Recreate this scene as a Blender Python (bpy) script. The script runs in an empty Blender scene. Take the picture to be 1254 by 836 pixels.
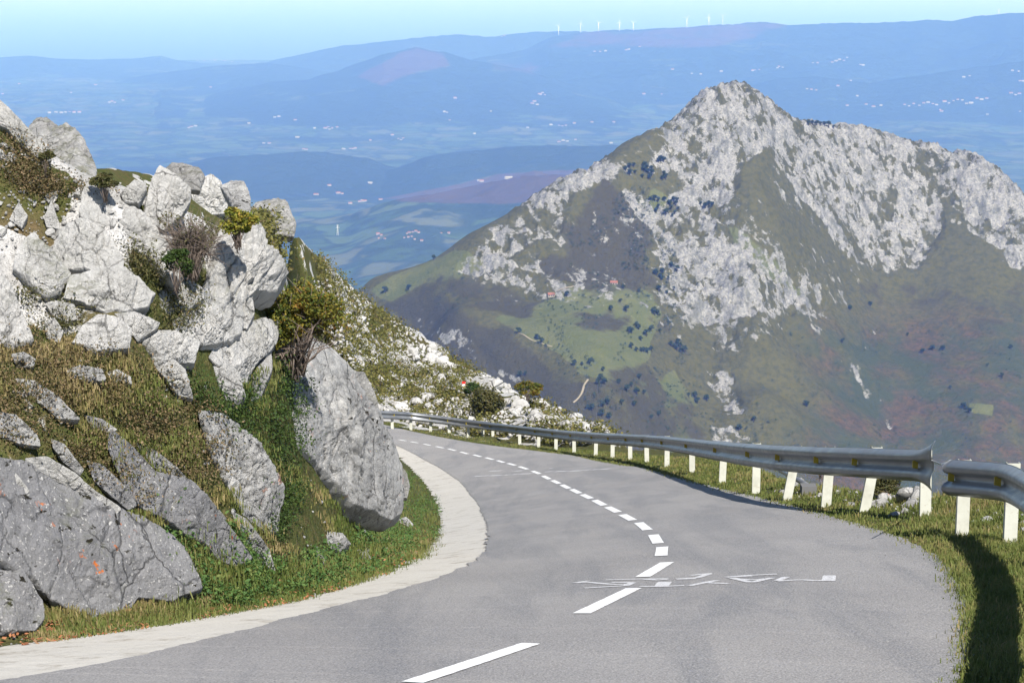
import bpy, math, random
import numpy as np
from mathutils import Vector
random.seed(7); RNG = np.random.default_rng(11)
S = bpy.context.scene
COL = S.collection
R = math.radians
# ------------------------------------------------------------------ camera
FPX = 2500.0                       # focal length in photo pixels (photo 1254 x 836)
PITCH = math.atan((418 + 45) / FPX)
cam = bpy.data.cameras.new('camera'); co = bpy.data.objects.new('camera', cam); COL.objects.link(co)
co.location = (0, 0, 0); co.rotation_euler = (math.pi/2 - PITCH, 0, 0)
cam.sensor_width = 36; cam.lens = FPX/1254*36; cam.clip_start = 0.1; cam.clip_end = 200000
S.camera = co
# ------------------------------------------------------------------ light
SUN_EL, SUN_AZ = R(46), R(22)      # azimuth: to the right of straight behind the camera
sdir = Vector((math.sin(SUN_AZ)*math.cos(SUN_EL), -math.cos(SUN_AZ)*math.cos(SUN_EL), math.sin(SUN_EL)))
W_ = bpy.data.worlds.new('World'); S.world = W_; W_.use_nodes = True
nt = W_.node_tree; bg = nt.nodes['Background']
sky = nt.nodes.new('ShaderNodeTexSky'); sky.sky_type = 'NISHITA'; sky.sun_disc = False
sky.sun_elevation = SUN_EL; sky.sun_rotation = math.atan2(sdir.x, sdir.y); sky.altitude = 1200
sky.air_density = 1.0; sky.dust_density = 0.1; sky.ozone_density = 1.5
nt.links.new(sky.outputs[0], bg.inputs[0]); bg.inputs[1].default_value = 0.07
sl = bpy.data.lights.new('sun', 'SUN'); sl.energy = 4.6; sl.angle = R(0.5); sl.color = (1, .95, .88)
so = bpy.data.objects.new('sun', sl); COL.objects.link(so); so.rotation_euler = sdir.to_track_quat('Z', 'Y').to_euler()
S.view_settings.view_transform = 'Standard'; S.view_settings.look = 'None'
S.view_settings.exposure = 0.95; S.view_settings.gamma = 1
S.cycles.use_denoising = True
try: S.cycles.denoiser = 'OPENIMAGEDENOISE'
except Exception: pass
S.cycles.max_bounces = 5; S.cycles.diffuse_bounces = 3; S.cycles.glossy_bounces = 2; S.cycles.volume_bounces = 2
S.cycles.transparent_max_bounces = 4

# ------------------------------------------------------------------ helpers: geometry
cP, sP = math.cos(PITCH), math.sin(PITCH)
def ray(px, py):
    """unit-depth ray through a photo pixel"""
    px = np.asarray(px, float); py = np.asarray(py, float)
    xc = (px-627)/FPX; yc = (py-418)/FPX
    return np.stack([xc, cP - yc*sP, -sP - yc*cP], -1)
def at(px, py, d): return ray(px, py)*np.asarray(d, float)[..., None]
def proj(P):
    x, y, z = P[..., 0], P[..., 1], P[..., 2]
    d = y*cP - z*sP; yc = -(y*sP + z*cP)
    d = np.where(np.abs(d) < 1e-3, 1e-3, d)
    return 627 + x/d*FPX, 418 + yc/d*FPX, d

def _h(ix, iy, iz, s):
    n = (ix*374761393 + iy*668265263 + iz*2147483647 + s*1274126177).astype(np.int64) & 0xffffffff
    n = ((n ^ (n >> 13))*1274126177) & 0xffffffff
    n = (n ^ (n >> 16))
    return n
def noise(P, scale=1.0, seed=0):
    """gradient-ish value noise in [-1,1], P (...,3) or (...,2)"""
    P = np.asarray(P, float)*scale
    if P.shape[-1] == 2: P = np.concatenate([P, np.zeros(P.shape[:-1]+(1,))], -1)
    i = np.floor(P).astype(np.int64); f = P - i
    u = f*f*f*(f*(f*6-15)+10)
    out = 0
    for dx in (0, 1):
        wx = u[..., 0] if dx else 1-u[..., 0]
        for dy in (0, 1):
            wy = u[..., 1] if dy else 1-u[..., 1]
            for dz in (0, 1):
                wz = u[..., 2] if dz else 1-u[..., 2]
                h = _h(i[..., 0]+dx, i[..., 1]+dy, i[..., 2]+dz, seed)
                gx = (h & 1023)/511.5-1; gy = ((h >> 10) & 1023)/511.5-1; gz = ((h >> 20) & 1023)/511.5-1
                g = gx*(f[..., 0]-dx)+gy*(f[..., 1]-dy)+gz*(f[..., 2]-dz)
                out = out + wx*wy*wz*g
    return out*1.5
def fbm(P, scale, octs=4, seed=0, gain=.5, ridged=False):
    a = 1; t = 0; s = 0
    for k in range(octs):
        n = noise(P, scale*2.03**k, seed+k*17)
        if ridged: n = 1-2*np.abs(n)*1.6
        t = t + a*n; s += a; a *= gain
    return t/s
def cells(P, scale, seed=0):
    """worley F1,F2 and id-hash in 2D/3D"""
    P = np.asarray(P, float)*scale
    i = np.floor(P).astype(np.int64); f = P-i
    D = P.shape[-1]
    F1 = np.full(P.shape[:-1], 9.); F2 = F1.copy(); ID = np.zeros(P.shape[:-1])
    import itertools
    for off in itertools.product((-1, 0, 1), repeat=D):
        o = [i[..., k]+off[k] for k in range(D)]
        if D == 2: o.append(np.zeros_like(o[0]))
        h = _h(o[0], o[1], o[2], seed)
        c = [((h >> (10*k)) & 1023)/1023. for k in range(3)]
        d = 0
        for k in range(D): d = d+(off[k]+c[k]-f[..., k])**2
        d = np.sqrt(d)
        m = d < F1
        F2 = np.where(m, F1, np.minimum(F2, d)); ID = np.where(m, (h & 65535)/65535., ID); F1 = np.where(m, d, F1)
    return F1, F2, ID
def sstep(a, b, x):
    t = np.clip((x-a)/(b-a), 0, 1); return t*t*(3-2*t)
class TPS:
    def __init__(self, X, w, lam=1e-5):
        X = np.asarray(X, float); n = len(X); self.X = X
        K = self.k(((X[:, None]-X[None])**2).sum(-1)) + lam*np.eye(n)
        Pm = np.c_[np.ones(n), X]
        A = np.zeros((n+3, n+3)); A[:n, :n] = K; A[:n, n:] = Pm; A[n:, :n] = Pm.T
        self.c = np.linalg.lstsq(A, np.r_[w, 0, 0, 0], rcond=None)[0]
    @staticmethod
    def k(r2): return .5*r2*np.log(r2+1e-12)
    def __call__(self, X):
        sh = X.shape[:-1]; X = X.reshape(-1, 2); out = np.empty(len(X)); n = len(self.X)
        for s in range(0, len(X), 20000):
            q = X[s:s+20000]; r2 = ((q[:, None]-self.X[None])**2).sum(-1)
            out[s:s+20000] = self.k(r2)@self.c[:n] + self.c[n] + q@self.c[n+1:]
        return out.reshape(sh)
def poly_sd(px, py, poly):
    """signed distance to a polygon: positive inside"""
    poly = np.asarray(poly, float); a = poly; b = np.roll(poly, -1, 0)
    best = np.full(px.shape, 1e9); inside = np.zeros(px.shape, bool)
    for (ax, ay), (bx, by) in zip(a, b):
        ex, ey = bx-ax, by-ay; L = ex*ex+ey*ey+1e-9
        t = np.clip(((px-ax)*ex+(py-ay)*ey)/L, 0, 1)
        best = np.minimum(best, (ax+ex*t-px)**2+(ay+ey*t-py)**2)
        c = ((ay > py) != (by > py)) & (px < (bx-ax)*(py-ay)/(by-ay+1e-12)+ax)
        inside ^= c
    return np.where(inside, 1, -1)*np.sqrt(best)

def rawmesh(name, V, F, smooth=True, mat=None, attrs=None):
    V = np.asarray(V, np.float32); me = bpy.data.meshes.new(name)
    if isinstance(F, np.ndarray):
        k = F.shape[1]; nf = len(F)
        me.vertices.add(len(V)); me.vertices.foreach_set('co', V.ravel())
        me.loops.add(nf*k); me.loops.foreach_set('vertex_index', F.astype(np.int32).ravel())
        me.polygons.add(nf); me.polygons.foreach_set('loop_start', np.arange(nf, dtype=np.int32)*k)
        try: me.polygons.foreach_set('loop_total', np.full(nf, k, np.int32))
        except Exception: pass
        me.update(calc_edges=True)
    else:
        me.from_pydata(V.tolist(), [], F); me.update()
    me.polygons.foreach_set('use_smooth', np.full(len(me.polygons), bool(smooth)))
    if mat: me.materials.append(mat)
    for k, v in (attrs or {}).items():
        v = np.asarray(v, np.float32)
        if v.ndim == 2:
            a = me.attributes.new(k, 'FLOAT_COLOR', 'POINT'); a.data.foreach_set('color', v.ravel())
        else:
            a = me.attributes.new(k, 'FLOAT', 'POINT'); a.data.foreach_set('value', v)
    me.update(); return me
def link(name, me, parent=None, loc=(0, 0, 0)):
    o = bpy.data.objects.new(name, me); COL.objects.link(o); o.location = loc
    if parent: o.parent = parent
    return o
def mk(name, V, F, mat, parent=None, smooth=True, attrs=None):
    """one mesh object; origin at the base centre (top level) or in the parent's frame"""
    V = np.asarray(V, float)
    if parent is not None: return link(name, rawmesh(name, V-np.array(parent.location), F, smooth, mat, attrs), parent)
    c = np.array([(V[:, 0].min()+V[:, 0].max())/2, (V[:, 1].min()+V[:, 1].max())/2, V[:, 2].min()])
    return link(name, rawmesh(name, V-c, F, smooth, mat, attrs), None, c)
def thing(name, loc): 
    o = bpy.data.objects.new(name, None); COL.objects.link(o); o.location = loc; o.empty_display_size = .2; return o
def tag(o, label=None, cat=None, group=None, kind=None):
    if label: o['label'] = label
    if cat: o['category'] = cat
    if group: o['group'] = group
    if kind: o['kind'] = kind
    return o
def gridF(n, m, wrap=False):
    i, j = np.meshgrid(np.arange(n-1), np.arange(m if wrap else m-1), indexing='ij')
    a = i*m+j; b = i*m+(j+1) % m
    return np.stack([a, b, b+m, a+m], -1).reshape(-1, 4)
def tube(pts, rad, k=6):
    """tapered tube along points -> V,F (closed ends)"""
    pts = np.asarray(pts, float); n = len(pts); rad = np.broadcast_to(rad, n)
    t = np.gradient(pts, axis=0); t /= np.linalg.norm(t, axis=1)[:, None]+1e-9
    u = np.cross(t, [0.31, .11, .95]); u /= np.linalg.norm(u, axis=1)[:, None]+1e-9; w = np.cross(t, u)
    a = np.arange(k)/k*2*np.pi
    V = pts[:, None]+rad[:, None, None]*(np.cos(a)[None, :, None]*u[:, None]+np.sin(a)[None, :, None]*w[:, None])
    V = V.reshape(-1, 3); F = gridF(n, k, True)
    V = np.r_[V, pts[:1], pts[-1:]]; c0, c1 = len(V)-2, len(V)-1
    cap = [[c0, (j+1) % k, j, j] for j in range(k)]+[[c1, (n-1)*k+j, (n-1)*k+(j+1) % k, (n-1)*k+(j+1) % k] for j in range(k)]
    return V, [list(f) for f in F]+[c[:3] for c in cap]
def join(parts):
    Vs, Fs, o = [], [], 0
    for V, F in parts:
        Vs.append(V); Fs += [[i+o for i in f] for f in F]; o += len(V)
    return np.concatenate(Vs), Fs
def box(cx, cy, cz, sx, sy, sz):
    V = np.array([[x, y, z] for x in (-.5, .5) for y in (-.5, .5) for z in (-.5, .5)])*[sx, sy, sz]+[cx, cy, cz]
    return V, [[0, 1, 3, 2], [4, 6, 7, 5], [0, 4, 5, 1], [2, 3, 7, 6], [0, 2, 6, 4], [1, 5, 7, 3]]

# ------------------------------------------------------------------ helpers: materials
class NB:
    def __init__(self, name, rough=.9, spec=.2):
        self.m = bpy.data.materials.new(name); self.m.use_nodes = True; self.t = self.m.node_tree
        self.b = self.t.nodes['Principled BSDF']; self.b.inputs['Roughness'].default_value = rough
        self.b.inputs['Specular IOR Level'].default_value = spec
        self.geo = self.n('ShaderNodeNewGeometry'); self.tc = self.n('ShaderNodeTexCoord')
        self.pos = self.geo.outputs['Position']; self.obj = self.tc.outputs['Object']
    def n(self, t, **k):
        o = self.t.nodes.new(t)
        for a, v in k.items(): setattr(o, a, v)
        return o
    def set(self, s, v):
        if isinstance(v, bpy.types.NodeSocket): self.t.links.new(v, s)
        elif isinstance(v, (tuple, list)) and len(v) == 3 and s.type == 'RGBA': s.default_value = (*v, 1)
        else: s.default_value = v
    def noise(self, scale, detail=4, rough=.55, vec=None, dist=0, col=False):
        o = self.n('ShaderNodeTexNoise'); self.set(o.inputs['Vector'], vec or self.pos)
        for k, v in (('Scale', scale), ('Detail', detail), ('Roughness', rough), ('Distortion', dist)): o.inputs[k].default_value = v
        return o.outputs['Color' if col else 'Fac']
    def vor(self, scale, feature='F1', vec=None, out='Distance', rnd=1):
        o = self.n('ShaderNodeTexVoronoi', feature=feature); self.set(o.inputs['Vector'], vec or self.pos)
        o.inputs['Scale'].default_value = scale; o.inputs['Randomness'].default_value = rnd
        return o.outputs[out]
    def math(self, op, a, b=0., clamp=False):
        o = self.n('ShaderNodeMath', operation=op); o.use_clamp = clamp; self.set(o.inputs[0], a); self.set(o.inputs[1], b); return o.outputs[0]
    def ramp(self, fac, stops):
        o = self.n('ShaderNodeValToRGB'); self.set(o.inputs[0], fac); e = o.color_ramp.elements
        while len(e) < len(stops): e.new(.5)
        for k, (p, c) in zip(e, stops):
            k.position = p; k.color = (c, c, c, 1) if not isinstance(c, tuple) else (*c, 1)
        return o.outputs[0]
    def lin(self, fac, a, b, c=0., d=1.):
        o = self.n('ShaderNodeMapRange'); o.clamp = True
        for i, v in enumerate((fac, a, b, c, d)): self.set(o.inputs[i], v)
        return o.outputs[0]
    def mix(self, fac, a, b, mode='MIX'):
        o = self.n('ShaderNodeMix', data_type='RGBA', blend_type=mode); self.set(o.inputs[0], fac)
        self.set(o.inputs[6], a); self.set(o.inputs[7], b); return o.outputs[2]
    def attr(self, name, out='Fac'):
        o = self.n('ShaderNodeAttribute'); o.attribute_name = name; return o.outputs[out]
    def map(self, scale=(1, 1, 1), rot=(0, 0, 0), vec=None):
        o = self.n('ShaderNodeMapping'); self.set(o.inputs['Vector'], vec or self.pos)
        o.inputs['Scale'].default_value = scale; o.inputs['Rotation'].default_value = rot; return o.outputs[0]
    def bump(self, h, strength=.5, dist=.05, prev=None):
        o = self.n('ShaderNodeBump'); self.set(o.inputs['Height'], h); o.inputs['Strength'].default_value = strength
        o.inputs['Distance'].default_value = dist
        if prev: self.set(o.inputs['Normal'], prev)
        return o.outputs[0]
    def out(self, color=None, rough=None, normal=None, metal=None):
        if color is not None: self.set(self.b.inputs['Base Color'], color)
        if rough is not None: self.set(self.b.inputs['Roughness'], rough)
        if normal is not None: self.set(self.b.inputs['Normal'], normal)
        if metal is not None: self.set(self.b.inputs['Metallic'], metal)
        return self.m

# ------------------------------------------------------------------ the road surface (fitted)
QZ = [-8.3599, -7.3235, .7705, .6253, .3065, .8624, -.0839, -.8562, -.4199]
def _zf(x, y):
    u = np.clip(x, -11, 6.)/5; v = (y-30)/30; c = QZ
    return c[0]+c[1]*v+c[2]*u+c[3]*u*v+c[4]*v*v+c[5]*v**3+c[6]*u*u+c[7]*u*v*v+c[8]*v**4
def zroad(x, y):
    x = np.asarray(x, float); y = np.asarray(y, float)
    yc = np.clip(y, 9, 88.)
    z = _zf(x, yc)
    s0 = (_zf(x, 9.5)-_zf(x, 9.))/.5; s1 = -.17
    return z+np.where(y < 9, (y-9)*np.clip(s0, -.3, -.12), 0)+np.where(y > 88, (y-88)*s1, 0)
def hit_fn(fn, D, t0=6., t1=160., n=1500, dz=0.):
    """first hit of rays D (N,3) with the height field fn"""
    ts = np.geomspace(t0, t1, n); out = np.full(len(D), np.nan)
    for k, d in enumerate(D):
        q = ts*d[2]-fn(ts*d[0], ts*d[1])-dz
        i = np.where((q[:-1] > 0) & (q[1:] <= 0))[0]
        if len(i): i = i[0]; out[k] = ts[i]+(ts[i+1]-ts[i])*q[i]/(q[i]-q[i+1])
    return out
def on_road(L, dz=0.):
    D = ray(*np.array(L, float).T); t = hit_fn(zroad, D, dz=dz); return D*t[:, None]
def resample(P, step):
    P = np.asarray(P, float); s = np.r_[0, np.cumsum(np.linalg.norm(np.diff(P, axis=0), axis=1))]
    n = max(2, int(s[-1]/step)); q = np.linspace(0, s[-1], n)
    return np.stack([np.interp(q, s, P[:, k]) for k in range(P.shape[1])], -1)
def smooth(P, it=2):
    P = np.array(P, float)
    for _ in range(it):
        Q = P.copy(); Q[1:-1] = .25*P[:-2]+.5*P[1:-1]+.25*P[2:]; P = Q
    return P
R_IMG = [(1195,836),(1190,770),(1180,720),(1160,685),(1120,662),(1060,645),(1000,628),(940,612),(880,598),(830,585),(790,573),(740,566),(700,557),(650,551),(600,545),(550,537),(500,527)]
L_IMG = [(60,836),(200,800),(320,765),(450,733),(540,710),(585,688),(597,668),(596,640),(585,615),(565,590),(540,573),(510,557),(487,545)]
O_IMG = [(0,790),(130,775),(250,757),(370,735),(450,708),(500,690),(527,668),(540,640),(535,615),(520,590),(500,570),(485,557)]
C_IMG = [(510,836),(655,790),(740,738),(800,698),(810,677),(804,661),(787,645),(768,634),(748,624),(731,615),(715,608),(702,602),(690,596),(670,585),(640,573),(600,562),(560,552),(520,543),(478,536)]
R_E = np.r_[[[-9, -1.5], [-3, 2.5], [0, 5.6], [1.7, 8.2]], on_road(R_IMG)[:, :2], [[-7, 86], [-11, 94], [-16, 101]]]
L_E = np.r_[[[-13, 2], [-8, 5.5], [-4.6, 8.5]], on_road(L_IMG)[:, :2], [[-6.5, 79.5], [-10.5, 86], [-15, 92]]]
O_E = np.r_[[[-14, 2.8], [-9, 6.5], [-5.8, 9]], on_road(O_IMG)[1:, :2], [[-4.2, 70], [-5.6, 75.5], [-8.6, 80.5], [-12, 86.5], [-16, 91]]]
R_E, L_E, O_E = (smooth(resample(P, 1.), 3) for P in (R_E, L_E, O_E))
# ------------------------------------------------------------------ near terrain
def col_up(px, start, segs):
    """control points up one column of the photo: start (py, d), segs [(py, slope deg)]"""
    P = [at(px, start[0], start[1])]
    for py, a in segs:
        T = math.tan(R(a)); r = ray(px, py); y, z = P[-1][1], P[-1][2]
        P.append(r*((z-T*y)/(r[2]-T*r[1])))
    return P
def d_road(px, py):
    D = ray(np.array([px]), np.array([py])); return float(hit_fn(zroad, D)[0])
NEAR, FARL = [], []
def tail(P, back):
    p = P[-1]; r = math.hypot(p[0], p[1]); u = np.array([p[0]/r, p[1]/r, 0]); q = np.array(p)
    for dr, a in back:
        q = q+u*dr; q = q.copy(); q[2] += dr*math.tan(R(a)); P.append(q)
def nodes(P, n):
    P = np.array(P); r = np.hypot(P[:, 0], P[:, 1]); k = np.linspace(0, len(P)-1, n)
    return np.interp(k, np.arange(len(P)), r), np.interp(k, np.arange(len(P)), P[:, 2])
def near(px, toe, segs, back=((4, -14), (12, -22), (150, -40))):
    P = col_up(px, (toe, d_road(px, toe)), segs); r, z = nodes(P, 12)
    Q_ = [P[-1]]; tail(Q_, back); r2, z2 = nodes(Q_, len(Q_))
    NEAR.append((px, np.r_[max(r[0]-3, 1), r, r2[1:]], np.r_[z[0]-1.0, z, z2[1:]]))
def far(px, start, pts, fb=((12,-25),(60,-35),(200,-35)), pre=None):
    P = [at(px, *start)]
    for py, v in pts:
        if v > 55: P.append(at(px, py, v))      # explicit depth
        else:
            T = math.tan(R(v)); r = ray(px, py); y, z = P[-1][1], P[-1][2]; P.append(r*((z-T*y)/(r[2]-T*r[1])))
    r, z = nodes(P, 5); Q_ = [P[-1]]; tail(Q_, fb); r2, z2 = nodes(Q_, len(Q_))
    r0 = max(r[0]*.75, 2); s = r0/r[0]
    FARL.append((px, np.r_[2, r0, r, r2[1:]], np.r_[-2.2, zroad(P[0][0]*s, P[0][1]*s) if pre is None else pre, z, z2[1:]]))
near(-400, 800, [(650,45),(500,45),(400,40),(250,38),(100,35),(0,33)])
near(-150, 795, [(700,48),(600,52),(500,48),(400,38),(250,40),(100,35),(40,33)])
near(0, 788, [(700,50),(600,55),(500,50),(430,27),(380,33),(300,42),(220,38),(160,36),(122,36)])
near(40, 784, [(700,50),(600,55),(500,50),(430,27),(380,33),(300,42),(220,38),(160,36)])
near(75, 780, [(700,48),(600,55),(500,47),(430,30),(380,35),(300,42),(235,38),(190,36)])
near(110, 778, [(700,48),(600,55),(500,46),(430,30),(380,35),(300,42),(240,38),(212,36)])
near(150, 775, [(700,48),(600,55),(500,45),(430,32),(380,40),(300,45),(240,40),(226,30)])
near(225, 761, [(700,40),(600,50),(500,42),(430,40),(380,45),(300,45),(258,40)])
near(300, 750, [(690,25),(600,42),(520,42),(450,45),(380,48),(320,48),(300,40)])
near(345, 742, [(680,22),(600,42),(520,42),(470,45),(430,46),(405,40)])
near(385, 732, [(680,20),(620,35),(560,42),(510,45),(470,42)])
near(420, 718, [(670,12),(630,30),(590,40),(560,40)])
near(450, 708, [(670,10),(640,20),(622,30)], ((2,-25),(8,-30),(150,-40)))
near(490, 693, [(665,8),(645,12),(636,15)], ((2,-30),(8,-30),(150,-40)))
NEAR.append((520, NEAR[-1][1], NEAR[-1][2]-2.5)); NEAR.append((560, NEAR[-1][1], NEAR[-1][2]-60))
for px, sy, d in ((-400,120,55),(-150,130,56),(0,160,58),(40,165,60),(75,185,62),(110,205,62),(150,200,64),(200,212,66),(245,222,68),(300,243,72),(340,252,78)):
    far(px, (sy+200, d*.74), [(sy+90, d*.88), (sy, d)], pre=at(px, sy+330, d*.5)[2])
far(355, (462, 72), [(355,84),(263,93)])
far(370, (460, 76), [(360,90),(275,97)])
far(400, (480, 82), [(390,97),(312,105)])
far(440, (503, 88), [(470,94),(410,106),(351,115)])
far(470, (507, 93), [(475,99),(425,110),(378,118)])
far(500, (510, 95), [(478,101),(440,110),(401,120)])
far(540, (513, 95), [(485,101),(455,110),(427,119)])
far(600, (519, 86), [(495,94),(475,104),(458,112)])
far(660, (528, 77), [(510,84),(500,90),(491,96)])
far(710, (538, 68), [(524,76),(513,86)])
far(745, (549, 60), [(535,68),(524,76)])
far(800, (566, 47), [(556,52),(546,58)])
far(900, (597, 32.5), [(580,-8),(566,-8)])
far(1000, (620, 25.5), [(600,-9),(586,-8)])
far(1070, (636, 21.6), [(612,-9),(592,-8)])
far(1150, (655, 18.7), [(625,-10),(603,-9)])
far(1254, (670, 17.2), [(640,-9),(606,-9)])
far(1400, (720, 14.0), [(680,-9),(640,-10),(612,-10)])
far(1700, (760, 11.5), [(700,-9),(650,-10),(620,-10)])
CORR = np.r_[O_E[::2], R_E[::-1][::2]]
# tabulate the base height once on a coarse polar grid; matching nodes are joined along the slope
BA = np.linspace(R(-27), R(26), 700); BR = np.r_[np.linspace(2, 9, 40)[:-1], np.geomspace(9, 440, 700)]
def layer(C):
    caz = np.array([math.atan((c[0]-627)/FPX/.99) for c in C]); out = np.empty((len(BR), len(BA)))
    for j, a in enumerate(BA):
        k = int(np.clip(np.searchsorted(caz, a)-1, 0, len(C)-2)); t_ = np.clip((a-caz[k])/(caz[k+1]-caz[k]), 0, 1)
        r = C[k][1]*(1-t_)+C[k+1][1]*t_; z = C[k][2]*(1-t_)+C[k+1][2]*t_
        out[:, j] = np.interp(BR, r, z)
    return out
BZ = np.maximum(layer(NEAR), layer(FARL))
for ax, its in ((1, 10), (0, 5)):
    for _ in range(its):
        q = BZ.copy()
        if ax == 0: q[1:-1] = .25*BZ[:-2]+.5*BZ[1:-1]+.25*BZ[2:]
        else: q[:, 1:-1] = .25*BZ[:, :-2]+.5*BZ[:, 1:-1]+.25*BZ[:, 2:]
        BZ = q
def _tab(x, y, RT, AT, ZT):
    r = np.hypot(x, y); a = np.arctan2(x, y)
    fi = np.clip(np.interp(r, RT, np.arange(len(RT))), 0, len(RT)-1.001); fj = np.clip((a-AT[0])/(AT[1]-AT[0]), 0, len(AT)-1.001)
    i = fi.astype(int); j = fj.astype(int); u = fi-i; v = fj-j
    return (ZT[i, j]*(1-u)*(1-v)+ZT[i+1, j]*u*(1-v)+ZT[i, j+1]*(1-u)*v+ZT[i+1, j+1]*u*v)
def zbase(x, y):
    x = np.asarray(x, float); y = np.asarray(y, float); sh = x.shape
    z = _tab(x, y, BR, BA, BZ).ravel(); x = x.ravel(); y = y.ravel()
    m = (y < 115) & (x > -24) & (x < 9) & (y > -6)
    sd = np.full(x.shape, -99.); sd[m] = poly_sd(x[m], y[m], CORR)
    wl = sstep(-.9, -.15, sd); aw = np.interp(y, [30, 50], [1.5, 3.4]); wr = sstep(-aw, -aw+.9, sd)
    right = x > np.interp(y, [0, 10, 18, 60, 76, 84], [-1, 0, 1.5, 0, -3, -9])
    w = np.where(right, wr, wl); zr = zroad(x, y)
    z = z*(1-w)+zr*w
    return z.reshape(sh), sd.reshape(sh)
AZ = np.linspace(R(-25), R(24), 760); RR = np.r_[np.linspace(3, 9, 40)[:-1], np.geomspace(9, 420, 800)]
aa, rr = np.meshgrid(AZ, RR); X = rr*np.sin(aa); Y = rr*np.cos(aa)
Z, SD = zbase(X, Y)
off = sstep(-.15, -1.6, SD)         # 0 on the road, 1 out on the slopes
P2 = np.stack([X, Y], -1)
big = sstep(14, 60, rr)
rside = X > np.interp(Y, [0, 10, 18, 60, 76, 84], [-1, 0, 1.5, 0, -3, -9])
off = off*np.where(rside & (rr < 75), sstep(-.8, -4.5, SD), 1)
lump = fbm(P2, .9, 4, 3)*.07+fbm(P2, .25, 3, 5)*(.08+.14*big)
F1, F2, ID = cells(np.stack([X+.3*Z, Y*.6+Z*1.1], -1)+.25*np.stack([noise(P2, 1.3, 8), noise(P2, 1.3, 9)], -1), .8, 4)
rocky = sstep(.0, .35, fbm(P2, .12, 3, 21)+.25*(X > 3))
P2 = np.stack([X, Y, Z*1.3], -1)       # fractured rock showing through the turf
frac = (np.clip((F2-F1)*2.2, 0, 1)**.6)*(.25+.75*ID)
Z = Z+off*(lump*(.6+1.2*big)+rocky*frac*.38*(.25+big)+(.0))
edge = sstep(-.02, -.35, SD)*(1-sstep(-.6, -2.0, SD)); Z = Z+edge*(np.where(rside, .01, .05)+.03*noise(P2, 3, 2))
Z = Z-.06*sstep(.02, .22, SD)
rockm = off*rocky*sstep(.25, .5, frac+.25*noise(P2, 2.2, 77))
gx, gy, _ = proj(np.stack([X, Y, Z], -1))
band = sstep(-14, 14, poly_sd(gx, gy, [(440,505),(470,470),(540,470),(600,468),(670,478),(745,520),(760,560),(440,540)]))*(rr > 55)
FIELD = sstep(-12, 12, poly_sd(gx, gy, [(95,215),(150,215),(245,245),(345,262),(362,420),(300,500),(240,470),(180,440),(90,425),(0,410),(0,300),(60,310)]))*(rr < 45)
spots = sstep(.05, .3, noise(P2, .55, 31)+.5*noise(P2, 1.7, 32)-.12+.25*band)
rockm = np.clip(np.maximum(rockm, off*big*spots*.9), 0, 1)
rockm = np.maximum(rockm, off*FIELD*(.62+.55*noise(P2, 1.6, 78))); BARE = sstep(.10, .22, noise(np.stack([X, Y, Z], -1), .8, 91)+.5*noise(np.stack([X, Y, Z], -1), 2.1, 92))*(~rside)*(rr < 45); rockm = np.maximum(rockm, off*BARE*.85)
rockm = np.clip(rockm, 0, 1)
lush = off*sstep(-.1, .5, noise(P2, .35, 41)+.5*noise(P2, 1.4, 42)+.2)
verge = (1-sstep(-1.2, -3.5, SD))*(rr < 100); lush = np.maximum(lush, verge*.9)
dry = off*sstep(.05, .5, noise(P2, .5, 51)+.4*noise(P2, 2.1, 52))*(1-.6*verge)
soil = .6*off*sstep(.40, .65, noise(P2, .8, 61)+.3*noise(P2, 3, 62))*(1-big)
nb = NB('hill_turf', .95, .1)
M = nb.attr('masks', 'Color'); sep = nb.n('ShaderNodeSeparateColor'); nb.set(sep.inputs[0], M); rk, lu, dr = sep.outputs[:3]
soa = nb.attr('masks', 'Alpha')
n1 = nb.noise(9, 5); n2 = nb.noise(45, 4); n3 = nb.noise(2.2, 4)
g = nb.mix(lu, (.115, .098, .040), (.085, .095, .030))
g = nb.mix(nb.lin(n1, .45, .65, 0, .85), g, (.16, .125, .055))
g = nb.mix(nb.math('MULTIPLY', dr, nb.lin(n3, .4, .6)), g, (.13, .09, .045))
g = nb.mix(nb.lin(n2, .3, .72, 0, .8), g, (.028, .045, .010))
g = nb.mix(nb.math('MULTIPLY', soa, .8), g, (.17, .11, .07))
vz = nb.vor(2.6, vec=None); vd = nb.vor(3.1, 'DISTANCE_TO_EDGE')
rc = nb.mix(nb.lin(nb.noise(1.6, 6, .7), .35, .68), (.36, .35, .335), (.62, .61, .59))
rc = nb.mix(nb.lin(nb.noise(14, 6, .75), .5, .72), rc, (.20, .195, .185))
mask = nb.math('ADD', rk, nb.math('MULTIPLY', nb.math('SUBTRACT', nb.noise(3.2, 6, .68), .5), 1.1))
mask = nb.lin(mask, .46, .54)
c = nb.mix(mask, g, rc)
h = nb.math('ADD', nb.math('MULTIPLY', n2, .5), n1)
bn = nb.bump(h, .9, .08); bn = nb.bump(nb.noise(1.8, 7, .7), .5, .3, bn)
turf = nb.out(c, .95, bn)
nb_hill = link('hillside', rawmesh('hillside', np.stack([X, Y, Z], -1).reshape(-1, 3), gridF(len(RR), len(AZ))[:, ::-1].copy(), True, turf,
    {'masks': np.stack([rockm, lush, dry, soil], -1).reshape(-1, 4)}))
tag(nb_hill, kind='structure')
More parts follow.
